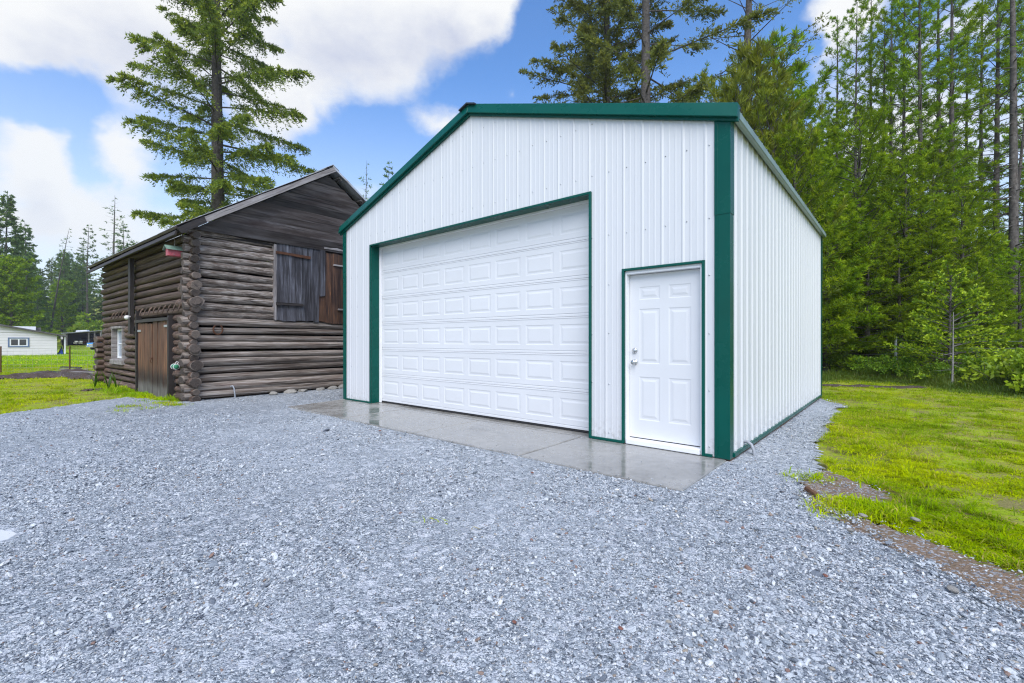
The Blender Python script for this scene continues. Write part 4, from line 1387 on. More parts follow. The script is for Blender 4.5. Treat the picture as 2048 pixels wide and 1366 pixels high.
def leaves(P, D, L, Wd, rng, fold=0.0):
    """Diamond blades at P along D."""
    S = norm(np.cross(D, norm(rng.normal(size=D.shape)))) * Wd[:, None] * 0.5
    mid = P + D * (L * 0.42)[:, None]
    V = np.stack([P, mid + S, P + D * L[:, None], mid - S], 1)
    n = len(P)
    Q = np.arange(n * 4).reshape(n, 4)
    return V.reshape(-1, 3), Q


def conifer(name, seed, H, r0, cs, Rmax, nb, leafmat, barkmat="bark", shape=0.8, low=0.25, pitch=(0.0, 0.7), droop=0.12, uptip=0.1,
            tpm=16, twl=0.5, tdroop=0.15, lpt=7, ll=0.16, lw=0.05, spread=0.45, dead=0, deadlen=1.0, tmin=0.22, bend=0.02, tipp=0.3, zb=0.05, gaps=0.0, lopside=None, tbase=0.12, tuft=False):
    """A conifer: tapered trunk with limbs in whorls, twigs along the limbs, needle blades along the twigs."""
    g_ = np.random.default_rng(seed)
    ns = 16
    t = np.linspace(0, 1, ns)
    bx = bend * H * (np.sin(t * 3.1 + g_.uniform(0, 6)) * t * 0.5 + g_.normal(0, 0.12, ns) * t * 0.3)
    by = bend * H * (np.sin(t * 2.7 + g_.uniform(0, 6)) * t * 0.5)
    tr = np.stack([bx, by, t * H - 0.1], -1)
    rr = r0 * (1 - t) ** 0.85 * (1 + 0.35 * np.exp(-t * 40)) + 0.012
    TV, TQ = tubes(tr[None], rr[None], 9)
    # limbs
    u = (np.arange(nb) + g_.uniform(0, 1, nb)) / nb
    u = u ** 0.9
    h = cs + (0.985 - cs) * u
    keep = g_.uniform(size=nb) > gaps
    u, h = u[keep], h[keep]
    nbb = len(u)
    az = g_.uniform(0, 2 * np.pi) + np.arange(nbb) * 2.399 + g_.normal(0, 0.35, nbb)
    Rr = Rmax * ((1 - u) ** shape) * (low + (1 - low) * np.clip(u / 0.22, 0, 1) ** 0.7) * g_.uniform(0.6, 1.12, nbb) + 0.18
    pt = pitch[0] + (pitch[1] - pitch[0]) * u + g_.normal(0, 0.11, nbb)
    if lopside is not None:
        pt = pt + lopside[1] * np.cos(az - lopside[0])
        Rr = Rr * (1 + lopside[2] * np.cos(az - lopside[0]))
    if dead:
        ud = g_.uniform(0.05, 1, dead)
        hd = 0.06 + (cs + 0.1 - 0.06) * ud
        h = np.concatenate([h, hd]); az = np.concatenate([az, g_.uniform(0, 6.28, dead)])
        Rr = np.concatenate([Rr, deadlen * g_.uniform(0.3, 1, dead)]); pt = np.concatenate([pt, g_.normal(-0.12, 0.2, dead)])
    live = np.arange(len(h)) < nbb
    base = np.stack([np.interp(h, t, tr[:, i]) for i in range(3)], -1)
    dh = np.stack([np.cos(az), np.sin(az), np.zeros_like(az)], -1)
    Zv = np.array([0, 0, 1.0])
    wob = g_.normal(0, 0.06, (len(h), 3))

    def pos(i, tt):
        L = Rr[i] / np.maximum(np.cos(np.clip(pt[i], -1, 1)), 0.5)
        c, s = np.cos(pt[i]), np.sin(pt[i])
        z = s * L * tt - droop * L * tt ** 2 + uptip * L * tt ** 3
        return base[i] + dh[i] * (c * L * tt)[:, None] + Zv * z[:, None] + wob[i] * (L * tt * (1 - 0.3 * tt))[:, None]

    nn = 5
    ts = np.linspace(0, 1, nn)
    ia = np.arange(len(h))
    P = np.stack([pos(ia, np.full(len(h), q)) for q in ts], 1)
    lr = (0.008 + 0.011 * Rr)[:, None] * (1 - 0.85 * ts)[None]
    LV, LQ = tubes(P, lr, 4)
    # twigs
    Lw = Rr[:nbb] / Rr[:nbb].sum()
    Mt = int(Rr[:nbb].sum() * tpm)
    bi = g_.choice(nbb, Mt, p=Lw)
    tt = tmin + (1 - tmin) * g_.uniform(0, 1, Mt) ** 0.75
    p0 = pos(bi, tt); p1 = pos(bi, np.minimum(tt + 0.03, 1.03))
    tan = norm(p1 - p0)
    side = norm(np.cross(tan, Zv)) * np.where(g_.uniform(size=Mt) < 0.5, -1, 1)[:, None]
    an = g_.uniform(0.35, 1.15, Mt)
    an = np.where(tt > 0.93, an * 0.4, an)
    td = norm(tan * np.cos(an)[:, None] + side * np.sin(an)[:, None] + Zv * (g_.normal(0, 0.25, Mt) + tbase)[:, None])
    tl = twl * (0.35 + 0.75 * (1 - tt)) * g_.uniform(0.5, 1.2, Mt) * np.clip(Rr[bi] / Rmax + 0.35, 0.3, 1.1)
    # needles
    N = Mt * lpt
    ti = np.repeat(np.arange(Mt), lpt)
    tau = g_.uniform(0, 1, N) ** (0.6 if tuft else 0.85)
    q = p0[ti] + td[ti] * (tl[ti] * tau)[:, None] - Zv * (tdroop * tl[ti] * tau ** 2)[:, None]
    rd = norm(g_.normal(size=(N, 3)))
    D = norm(td[ti] * (1 - spread) + rd * spread * (1.0 if not tuft else 1.1) + Zv * zb)
    L = ll * g_.uniform(0.6, 1.25, N)
    Wd = lw * g_.uniform(0.7, 1.3, N)
    V, Q = leaves(q, D, L, Wd, g_)
    tint_t = np.clip(g_.normal(0.45, 0.22, Mt) + 0.25 * (tt - 0.5), 0, 1)
    tint = np.clip(tint_t[ti] + g_.normal(0, 0.16, N), 0, 1)
    tipt = (g_.uniform(size=Mt) < tipp)
    tip = np.where(tipt[ti] & (tau > 0.55), g_.uniform(0.3, 1, N), 0.0)
    me_c = np_mesh("crown", V, Q, [M[leafmat]], attrs={"tint": ("FLOAT", np.repeat(tint, 4).astype(np.float32)), "tip": ("FLOAT", np.repeat(tip, 4).astype(np.float32))})
    TLV = np.concatenate([TV, LV]); TLQ = np.concatenate([TQ, LQ + len(TV)])
    me_t = np_mesh("trunk", TLV, TLQ, [M[barkmat]], smooth=True)
    return {"name": name, "trunk": me_t, "crown": me_c, "H": H}


def bush(name, seed, H, Rx, n, leafmat, ll=0.08, lw=0.05, stems=9, clump=26):
    """Broadleaf shrub: splayed stems with leaf clumps of uneven density."""
    g_ = np.random.default_rng(seed)
    az = g_.uniform(0, 6.28, stems); out = g_.uniform(0.15, 1, stems)
    tip = np.stack([Rx * out * np.cos(az), Rx * out * np.sin(az), H * g_.uniform(0.55, 1.0, stems) * (1 - 0.35 * out)], -1)
    ts = np.linspace(0, 1, 5)
    P = tip[:, None] * ts[None, :, None] + np.array([0, 0, 0.22 * H])[None, None] * (ts * (1 - ts))[None, :, None]
    SV, SQ = tubes(P, np.tile(0.014 * (1 - 0.8 * ts), (stems, 1)) * (H / 1.2), 4)
    si = g_.integers(0, stems, clump)
    c0 = tip[si] * g_.uniform(0.35, 1.0, clump)[:, None] + g_.normal(0, 0.12, (clump, 3)) * Rx
    ci = g_.integers(0, clump, n)
    rad = g_.uniform(0.10, 0.24, clump)[ci] * Rx
    off = norm(g_.normal(size=(n, 3))) * (g_.uniform(0.2, 1, n) ** 0.5 * rad)[:, None]
    q = c0[ci] + off
    q[:, 2] = np.abs(q[:, 2]) + 0.02
    D = norm(off * 0.7 + g_.normal(size=(n, 3)) * 0.1 + np.array([0, 0, -0.02]))
    V, Q = leaves(q, D, ll * g_.uniform(0.6, 1.3, n), lw * g_.uniform(0.7, 1.2, n), g_)
    tc_ = np.clip(g_.normal(0.5, 0.22, clump), 0, 1)
    tint = np.clip(tc_[ci] + g_.normal(0, 0.15, n), 0, 1)
    tipv = np.where(g_.uniform(size=n) < 0.15, g_.uniform(0.2, 0.9, n), 0)
    me_c = np_mesh("foliage", V, Q, [M[leafmat]], attrs={"tint": ("FLOAT", np.repeat(tint, 4).astype(np.float32)), "tip": ("FLOAT", np.repeat(tipv, 4).astype(np.float32))})
    me_t = np_mesh("stem", SV, SQ, [M["bark"]])
    return {"name": name, "stem": me_t, "foliage": me_c, "H": H}


def plant(proto, label, cat, X, Y, scale=1.0, rz=None, group=None, tilt=(0, 0), wide=1.0, name=None, z=None):
    e = empty(name or proto["name"], (X, Y, float(gz(X, Y)) - 0.02 if z is None else z), 0, label, cat, group)
    e.rotation_euler = (tilt[0], tilt[1], rnd.uniform(0, 6.28) if rz is None else rz)
    e.scale = (scale * wide, scale * wide, scale)
    for k in ("trunk", "crown", "stem", "foliage"):
        if k in proto:
            link(k, proto[k], e)
    return e


def tree_px(proto, label, px, top, Y, wide=1.0, **kw):
    """Stand a tree on the ground at depth Y so that it reaches the height it has in the picture."""
    X = at(px, Y)
    h = top_z(top, Y) - float(gz(X, Y))
    s = h / proto["H"]
    return plant(proto, label, kw.pop("cat", "tree"), X, Y, s, wide=wide, **kw)


# ------------------------------------------------------------------ big firs
hero = conifer("fir_tree", 5, 33, 0.40, 0.16, 5.1, 175, "fir", shape=0.58, low=0.62, pitch=(0.02, 0.5), droop=0.20, uptip=0.12, tpm=27, twl=1.1, tdroop=0.75, lpt=17,
               ll=0.17, lw=0.052, spread=0.5, bend=0.006, tipp=0.25, lopside=(0.0, -0.10, 0.10), tmin=0.14, gaps=0.1, zb=-0.06)
plant(hero, "tall Douglas fir rising behind the log barn roof, its top out of frame", "tree", at(440, 25.3), 25.3, 1.0, rz=0.0, tilt=(0, R(-0.6)))
firB = conifer("fir_tree", 16, 34, 0.36, 0.16, 5.7, 190, "fir_dark", shape=0.6, low=0.9, pitch=(0.0, 0.5), droop=0.16, uptip=0.12, tpm=20, twl=1.1, tdroop=0.35, lpt=14,
               ll=0.18, lw=0.058, spread=0.5, bend=0.008, tipp=0.15, tmin=0.1)
plant(firB, "dense broad fir behind the garage ridge, standing left of a bare trunk", "tree", at(1212, 28), 28, 1.0, rz=2.0)
firC = conifer("fir_tree", 23, 35, 0.37, 0.22, 5.2, 105, "fir_dark", shape=0.5, low=0.8, pitch=(-0.05, 0.5), droop=0.2, uptip=0.12, tpm=18, twl=1.0, tdroop=0.35, lpt=14,
               ll=0.18, lw=0.058, spread=0.5, bend=0.006, tipp=0.15, gaps=0.15, dead=30, deadlen=1.8, tmin=0.42, lopside=(0.0, 0.0, 0.25))
plant(firC, "fir behind the garage roof with a long bare dark trunk", "tree", at(1292, 24.5), 24.5, 1.0, rz=0.0)
snag = conifer("snag_tree", 31, 30, 0.40, 0.28, 4.2, 75, "fir_dark", shape=0.4, low=0.9, pitch=(0.05, 0.5), droop=0.25, uptip=0.2, tpm=5, twl=0.9, tdroop=0.5, lpt=4,
               ll=0.16, lw=0.06, spread=0.6, bend=0.012, tipp=0.05, dead=40, deadlen=3.2, tmin=0.5)
sn = plant(snag, "half dead thick trunked tree with bare twigs at the right end of the garage ridge", "tree", at(1478, 21.5), 21.5, 0.85, rz=0.6, tilt=(0, R(2.2)))

# ------------------------------------------------------------------ pines of the right-hand wood
def lodge(seed, **k):
    d = dict(H=20, r0=0.13, cs=0.30, Rmax=1.55, nb=78, leafmat="pine", shape=0.45, low=0.7, pitch=(0.1, 0.85), droop=0.15, uptip=0.25, tpm=12, twl=0.5, tdroop=0.0, lpt=19,
             ll=0.17, lw=0.026, spread=0.52, bend=0.008, tipp=0.2, dead=46, deadlen=1.1, tmin=0.3, tuft=True, gaps=0.12, zb=0.15)
    d.update(k)
    return conifer("pine_tree", seed, **d)


def bushy(seed, **k):
    d = dict(H=9, r0=0.12, cs=0.10, Rmax=2.1, nb=80, leafmat="pine", shape=0.55, low=0.75, pitch=(0.0, 0.8), droop=0.12, uptip=0.22, tpm=15, twl=0.55, tdroop=0.0, lpt=20,
             ll=0.16, lw=0.024, spread=0.52, bend=0.01, tipp=0.28, dead=16, deadlen=1.3, tmin=0.25, tuft=True, gaps=0.05, zb=0.15)
    d.update(k)
    return conifer("pine_tree", seed, **d)


LP = [lodge(41), lodge(42, Rmax=1.3, nb=66, cs=0.36), lodge(43, Rmax=1.75, cs=0.24, nb=84)]
BP = [bushy(51), bushy(52, Rmax=2.5, nb=88), bushy(53, H=8, Rmax=1.9)]
YP = [bushy(61, leafmat="yellow_pine", Rmax=1.3, pitch=(0.35, 1.1), H=8, uptip=0.4, nb=90, spread=0.4, ll=0.22), bushy(62, leafmat="yellow_pine", Rmax=1.5, pitch=(0.3, 1.0), H=8, uptip=0.4, spread=0.4)]
BARE = lodge(71, cs=0.55, nb=40, gaps=0.35, dead=90, deadlen=1.9, r0=0.16, tpm=9, lpt=11)

right = [  # (prototype, photo x, top y, depth, width factor, label)
    (LP[1], 1606, 150, 24, 1.0, "thin pine just right of the yellow green crown behind the garage eave"),
    (LP[0], 1642, 170, 22.5, 1.0, "slim pine with a bushy rounded head above the garage eave"),
    (LP[1], 1672, 28, 24, 1.0, "slim pine with a thin whip top against the white cloud"),
    (LP[2], 1712, 0, 22, 0.85, "straight pine with a dense narrow top reaching the frame edge"),
    (LP[0], 1742, -20, 26, 1.0, "pine with an open crown, second right of the white cloud"),
    (LP[1], 1766, 30, 24, 1.0, "pine with sparse arms between two denser crowns"),
    (LP[2], 1783, -70, 23, 0.9, "tall pine with pale candle tips near the middle of the wood"),
    (LP[0], 1806, -40, 21, 1.0, "tall pine with a grey trunk in the middle of the wood"),
    (LP[2], 1843, -120, 20, 1.05, "tallest leafy pine in the wood, its crown running out of the frame"),
    (LP[1], 1880, -110, 23, 1.1, "pine with twin looking trunk stripes above the young fir"),
    (LP[0], 1906, -160, 22, 1.1, "leafy pine right of the tallest one, thin dark trunk"),
    (LP[1], 1934, 40, 26, 1.0, "short topped pine at the right end of the leafy group"),
    (LP[2], 1963, -80, 25, 0.9, "pine with a high crown left of the leaning bare stem"),
    (BARE, 2026, -330, 17.5, 1.0, "thick straight bare trunk with dead twigs at the right edge of the photo"),
    (LP[2], 1992, -140, 23, 1.1, "leafy pine close left of the thick bare trunk, top out of frame"),
    (LP[0], 2072, -170, 22, 1.1, "leafy pine right of the thick bare trunk, mostly outside the photo"),
    (LP[1], 2052, -60, 26, 1.2, "pine with green tufts partly cut by the right edge of the photo"),
]
for pr, px, top, Y, wd, lab in right:
    tree_px(pr, lab, px, top, Y, wd, group="pines of the wood behind the wire fence")
tree_px(BARE, "thin leaning bare stem left of the thick straight trunk", 2000, 40, 19.5, 0.75, tilt=(0, R(-4.5)), group="pines of the wood behind the wire fence")
for pr, px, top, Y, wd, lab in [
    (BP[1], 1716, 235, 18.5, 1.1, "wide low branched pine whose boughs sweep out over the fence beside the garage"),
    (BP[0], 1808, 320, 17.2, 1.25, "bushy pine behind the metal fence post"),
    (BP[1], 1868, 290, 19.5, 1.0, "bushy pine behind the young fir with lime tips"),
    (BP[2], 1925, 390, 17.5, 1.1, "low pine with dead grey twigs right of the young fir"),
    (BP[0], 1660, 330, 21, 1.0, "pine hugging the far corner of the garage"),
    (BP[2], 1985, 480, 17.5, 1.0, "small pine under the leaning bare stem"),
    (BP[0], 1770, 430, 22, 1.2, "dark pine filling the gap between the low branched pines"),
    (YP[0], 1500, 118, 18.5, 1.15, "yellow green upswept pine peeping over the right end of the garage ridge"),
    (YP[1], 1545, 195, 17.0, 1.1, "yellow green pine with brown patches beside the garage roof slope"),
    (BP[2], 1545, 92, 24, 1.0, "dark green pine head right of the half dead tree"),
    (BP[2], 1590, 270, 15.5, 0.9, "low green pine close over the garage eave"),
    (BP[0], 1600, 200, 21.5, 1.0, "green pine between the yellow green crowns and the wood"),
    (BP[0], 1395, 165, 27, 0.9, "small pine top just clearing the garage ridge"),
    (YP[0], 1472, 165, 17.5, 0.9, "yellow green shoots nearest the end of the garage ridge"),
    (BP[1], 1622, 300, 17.0, 1.1, "green pine rising straight over the lower end of the garage eave"),
    (BP[2], 1655, 425, 16.6, 1.5, "low spreading pine touching the far corner of the garage"),
    (BP[1], 1735, 455, 16.4, 1.35, "low spreading pine left of the metal fence post"),
    (BP[0], 1800, 480, 15.9, 1.5, "low spreading pine directly over the metal fence post"),
    (BP[2], 1862, 440, 16.2, 1.5, "low spreading pine between the post and the young fir"),
    (BP[1], 1955, 520, 15.4, 1.3, "low spreading pine behind the right side of the young fir"),
    (BP[0], 2040, 500, 15.6, 1.2, "low spreading pine at the right edge of the photo"),
]:
    tree_px(pr, lab, px, top, Y, wd, group="low branched pines at the edge of the wood")
gr_ = random.Random(99)
for i in range(34):
    Y = gr_.uniform(25, 48)
    px = gr_.uniform(1560, 2350)
    top = gr_.uniform(170, 430) if px < 1950 else gr_.uniform(230, 460)
    tree_px(gr_.choice(LP), "slim pine deep in the dark wood behind the wire fence", px, top, Y, gr_.uniform(0.9, 1.2), group="pines deep in the wood")
for i in range(22):
    Y = gr_.uniform(19, 36)
    px = gr_.uniform(1640, 2300)
    tree_px(gr_.choice(BP), "low pine in the shade deep inside the wood", px, gr_.uniform(430, 560), Y, gr_.uniform(1.0, 1.4), group="low pines deep in the wood")
yf = conifer("young_fir", 81, 3.3, 0.035, 0.08, 1.45, 60, "young", shape=0.7, low=0.95, pitch=(0.05, 0.8), droop=0.1, uptip=0.05, tpm=26, twl=0.42, tdroop=0.05, lpt=12, ll=0.075, lw=0.03, spread=0.4, tipp=0.8, tmin=0.15)
plant(yf, "young fir with bright lime new tips in front of the wire fence", "tree", at(1900, 13.2), 13.2, 0.98, rz=1.0)
plant(yf, "smaller young fir low beside the metal fence post", "tree", at(1842, 13.9), 13.9, 0.55, rz=3.0)
sap = conifer("dead_sapling", 83, 3.4, 0.03, 0.3, 0.7, 9, "young", "pale_bark", gaps=0.3, tpm=0.5, lpt=1, dead=7, deadlen=0.8, bend=0.01)
plant(sap, "pale dead sapling stem in front of the young fir", "sapling", at(1904, 11.9), 11.9, 0.60, rz=0.4, tilt=(0, R(3)))

# undergrowth along the fence
SB = [bush("shrub", 91, 1.1, 0.75, 1500, "shrub"), bush("shrub", 92, 0.9, 0.8, 1300, "shrub", 0.07, 0.045), bush("shrub", 93, 0.7, 0.55, 900, "lime", 0.07, 0.045)]
plant(SB[2], "bright yellow green shrub at the right edge of the lawn", "shrub", at(2012, 11.2), 11.2, 1.7, group="shrubs along the fence")
plant(SB[2], "round lime shrub cut by the right frame edge", "shrub", at(2062, 10.5), 10.5, 1.8, group="shrubs along the fence")
for px, Y, s, pr in [(1660, 16.6, .9, 0), (1690, 16.0, 1.0, 1), (1715, 15.6, .85, 2), (1740, 15.0, .9, 0), (1765, 14.5, .7, 1), (1800, 13.9, .8, 0), (1826, 13.5, .9, 2), (1850, 13.3, .7, 0),
                     (1880, 12.9, .75, 1), (1915, 12.6, .7, 0), (1945, 12.2, .7, 1), (1975, 12.0, .8, 0), (1700, 17.5, 1.2, 0), (1780, 16.2, 1.2, 1), (1835, 15.2, 1.0, 0), (1960, 13.6, 1.1, 0), (2020, 13.0, 1.1, 1),
                     (1668, 18.5, 1.3, 1), (1730, 18.2, 1.1, 0), (2060, 12.0, 1.0, 0)]:
    plant(SB[pr], "leafy shrub in the undergrowth along the wire fence", "shrub", at(px, Y), Y, s * rnd.uniform(0.85, 1.15), group="undergrowth shrubs along the fence")

# wire fence on the right: galvanised post and five strands
fx0, fy0, fx1, fy1 = 10.9, 17.6, 13.4, 10.4
fence = empty("wire_fence", (0, 0, 0), 0, "galvanised post and thin wire strands along the edge of the wood", "fence")
post_c = (at(1791, 14.9), 14.9)
def fence_at(k):
    """Points of the fence line: far end, the visible post, near end."""
    A = [(at(1600, 18.5), 18.5), post_c, (at(2200, 11.2), 11.2)]
    return A[k]
def fpost(x, y):
    h = 1.32
    b0 = float(gz(x, y))
    mb = MB().tube([(x, y, b0 - 0.1), (x, y, b0 + h)], 0.042, 10)
    mb.lathe([(0, 0.044), (0.02, 0.044), (0.035, 0.02), (0.036, 0.0)], (x, y, b0 + h), (0, 0, 1), 10)
    for zz_ in (0.3, 0.55, 0.8, 1.05, 1.25):
        mb.lathe([(0, 0.046), (0.012, 0.046)], (x, y, b0 + zz_), (0, 0, 1), 10)
    return mb.build("post", M["zinc"], fence)
for k in range(3):
    fpost(*fence_at(k))
for zz_ in (0.3, 0.55, 0.8, 1.05, 1.25):
    pth = []
    for k in range(2):
        a, b_ = fence_at(k), fence_at(k + 1)
        for q in range(6):
            f = q / 6
            pth.append((a[0] + (b_[0] - a[0]) * f, a[1] + (b_[1] - a[1]) * f, float(gz(0, a[1])) + zz_ - 0.05 * math.sin(math.pi * f)))
    pth.append((*fence_at(2), float(gz(0, 11)) + zz_))
    MB().tube(pth, 0.0045, 5).build("wire", M["zinc"], fence)

# ------------------------------------------------------------------ far trees on the left and behind
FC = [conifer("conifer_tree", 101, 26, 0.26, 0.06, 4.6, 110, "far", shape=0.8, low=0.9, pitch=(-0.1, 0.5), droop=0.1, uptip=0.1, tpm=7, twl=1.3, lpt=7, ll=0.55, lw=0.20, spread=0.5, tmin=0.1),
      conifer("conifer_tree", 102, 26, 0.24, 0.10, 3.8, 95, "far", shape=0.75, low=0.8, pitch=(-0.1, 0.5), droop=0.15, uptip=0.1, tpm=7, twl=1.2, lpt=7, ll=0.5, lw=0.18, spread=0.5, tmin=0.1),
      conifer("conifer_tree", 103, 15, 0.22, 0.05, 4.6, 90, "pine", shape=0.5, low=0.8, pitch=(0.0, 0.7), droop=0.1, uptip=0.2, tpm=9, twl=1.1, lpt=9, ll=0.42, lw=0.13, spread=0.55, tmin=0.1, tuft=True)]
SPARSE = [conifer("conifer_tree", 111, 26, 0.24, 0.3, 3.3, 60, "far", shape=0.7, low=0.6, pitch=(0.0, 0.5), droop=0.15, uptip=0.15, tpm=4.5, twl=0.8, lpt=5, ll=0.45, lw=0.14, spread=0.5, dead=40, deadlen=1.8, tmin=0.3),
          conifer("conifer_tree", 112, 26, 0.22, 0.25, 2.6, 60, "far", shape=0.7, low=0.7, pitch=(-0.15, 0.3), droop=0.2, uptip=0.2, tpm=3, twl=0.7, lpt=4, ll=0.4, lw=0.10, spread=0.5, dead=30, deadlen=1.6, tmin=0.3)]
for pr, px, top, Y, wd, lab, tl in [
    (FC[0], 12, 382, 74, 1.05, "tall dense dark conifer at the left edge above the white house", 0),
    (FC[1], 52, 440, 84, 1.0, "conifer behind the white house with drooping right side boughs", 0),
    (SPARSE[1], 97, 448, 92, 1.0, "thin leaning conifer with bare whorled branches above the white house", R(-7)),
    (FC[1], 128, 500, 108, 1.0, "pointed dark conifer in the gap between the leaning one and the tall pair", 0),
    (SPARSE[0], 176, 446, 96, 1.0, "open crowned dark conifer standing clear against the cloud", 0),
    (SPARSE[1], 226, 388, 96, 1.35, "tall thin conifer with whorled bare branches left of the barn roof", 0),
    (SPARSE[0], 246, 440, 96, 1.0, "thin conifer half hidden by the barn eave", 0),
    (FC[2], 124, 562, 97, 1.0, "round bushy pine beside the carport", 0),
    (FC[2], 22, 515, 66, 1.1, "broad yellowish pine just behind the white house", 0),
    (FC[2], -40, 500, 66, 1.1, "broad pine cut by the left frame edge behind the white house", 0),
    (FC[1], 188, 556, 104, 1.1, "light green conifer behind the carport", 0),
    (FC[0], 206, 580, 106, 1.0, "small conifer next to the barn corner", 0),
    (FC[0], 75, 545, 90, 1.1, "dark conifer between the yellowish pine and the round pine", 0),
    (SPARSE[1], 730, 318, 70, 0.85, "thin pointed conifer top between the barn ridge and the garage", 0),
    (SPARSE[0], 777, 318, 66, 0.8, "fuller conifer top half behind the garage rake", 0),
]:
    tree_px(pr, lab, px, top, Y, wd, tilt=(0, tl), group="conifers beyond the field")
for i in range(58):
    Y = gr_.uniform(98, 175)
    px = gr_.uniform(-260, 270)
    X = at(px, Y)
    b0 = float(gz(X, Y))
    h = gr_.uniform(17, 26)
    pr = gr_.choice(FC[:2] + [FC[0]] + SPARSE[:1])
    plant(pr, "conifer in the misty wood on the far slope", "tree", X, Y, h / pr["H"], wide=gr_.uniform(1.0, 1.35), group="conifers of the far slope")
LB = bush("shrub", 95, 3.2, 2.6, 1300, "lime", 0.38, 0.28, 9, 30)
for px, Y, s, lab in [(160, 95, 1.25, "pale lime thicket behind the carport roof"), (196, 96, 1.5, "tall lime bush at the barn's far corner"), (90, 80, 1.0, "dark edged lime bush behind the white house roof"),
                      (60, 78, 0.8, "small light bush left of the roof box"), (30, 72, 0.9, "light bush above the house window"), (207, 97, 1.9, "sunlit lime bush rising beside the barn logs")]:
    plant(LB, lab, "shrub", at(px, Y), Y, s, group="bushes beyond the field")
for i in range(14):
    Y = gr_.uniform(98, 122)
    plant(LB, "light green bush along the foot of the far wood", "shrub", at(gr_.uniform(-200, 240), Y), Y, gr_.uniform(0.9, 1.5), group="bushes at the foot of the far wood")

# ------------------------------------------------------------------ white house, carport, pickup, car
house = empty("white_house", (at(114, 46), 46.0, -0.34), R(225), "long low white house with a dark sliding window and sloping roof", "house")
ysign = 1.0                                           # local x runs left along the gable wall, +y faces the yard
def hp(name, mb, m, par=None):
    return link(name, mb.mesh(name, M[m]), par or house)
def hb(x0, x1, a, b_, z0, z1):                        # a, b_: distances out from the wall face towards the yard
    y0, y1 = sorted((ysign * a, ysign * b_))
    return MB().box((x0, y0, z0), (x1, y1, z1))
HL = 7.5
zt = lambda x: 2.06 + 0.225 * x
for i in range(14):                                    # lap siding, one board per course
    z0, z1 = i * 0.26, (i + 1) * 0.26
    xs0 = max(0.0, (z1 - 2.06) / 0.225 - 0.8) if z1 > 2.06 else 0.0
    mb = MB()
    y0, y1 = ysign * 0.02, ysign * 0.0
    top0, top1 = min(z1, zt(xs0)), min(z1, zt(HL))
    mb.quad((xs0, y0, z0), (HL, y0, z0), (HL, y1, top1), (xs0, y1, top0))
    hp("siding_board", mb, "house_wall")
hp("wall", MB().prism([(0, -ysign * 0.02, 0), (HL, -ysign * 0.02, 0), (HL, -ysign * 0.02, zt(HL)), (0, -ysign * 0.02, zt(0))], (0, -ysign * 7, 0)), "house_wall")
hp("roof", MB().prism([(-0.75, ysign * 0.35, zt(-0.75) + 0.02), (HL, ysign * 0.35, zt(HL) + 0.02), (HL, ysign * 0.35, zt(HL) + 0.22), (-0.75, ysign * 0.35, zt(-0.75) + 0.14)], (0, -ysign * 7.5, 0)), "house_roof")
win = empty("window", (0, 0, 0)); win.parent = house
wx0, wx1, wz0, wz1 = 2.02, 3.22, 1.02, 1.74
hp("frame", hb(wx0 - .1, wx1 + .1, 0.02, 0.06, wz0 - .1, wz0), "blue_trim", win); hp("frame", hb(wx0 - .1, wx1 + .1, 0.02, 0.06, wz1, wz1 + .1), "blue_trim", win)
hp("frame", hb(wx0 - .1, wx0, 0.02, 0.06, wz0, wz1), "blue_trim", win); hp("frame", hb(wx1, wx1 + .1, 0.02, 0.06, wz0, wz1), "blue_trim", win)
for a, b_ in ((wx0, (wx0 + wx1) / 2 + .05), ((wx0 + wx1) / 2 - .05, wx1)):
    hp("pane", hb(a + .10, b_ - .10, 0.03, 0.045, wz0 + .08, wz1 - .08), "dark_glass", win)
hp("sash", hb(wx0, wx1, 0.021, 0.036, wz0, wz1), "white_trim", win)
hp("roof_box", hb(1.5, 3.2, -2.2, -1.2, 2.55, 2.95), "white_trim")
hp("chimney", hb(1.15, 1.5, -2.2, -1.6, 2.3, 2.85), "house_roof")
hp("porch_post", hb(-0.62, -0.52, -0.2, 0.0, 0, zt(-0.6)), "white_trim"); hp("porch_post", hb(-0.62, -0.52, -3.2, -3.0, 0, zt(-0.6)), "white_trim")
hp("porch_screen", hb(-0.50, -0.46, -3.0, -0.3, 0.7, zt(-0.5)), "dark_beam")
tp = MB()
vs = []
for i in range(9):
    for j in range(5):
        vs.append((-0.45 + 0.42 * i / 8, ysign * (-0.4 - 0.5 * j), 0.15 + 0.5 * math.exp(-((i - 3) / 3) ** 2 - ((j - 2) / 2) ** 2) + 0.35 * (i / 8 < 0.4) * rnd.random() + rnd.uniform(0, .12)))
tp.add(vs, [(i * 5 + j, i * 5 + j + 1, i * 5 + j + 6, i * 5 + j + 5) for i in range(8) for j in range(4)], 0, True)
for i in range(8):
    tp.add([vs[i * 5], vs[i * 5 + 5], (vs[i * 5 + 5][0], vs[0][1], 0), (vs[i * 5][0], vs[0][1], 0)], [(0, 1, 2, 3)])
tarp = tp.build("tarp", M["blue_tarp"])
tarp.location, tarp.rotation_euler = house.location, house.rotation_euler
tag(tarp, "blue tarp heaped under the porch at the end of the white house", "tarp")

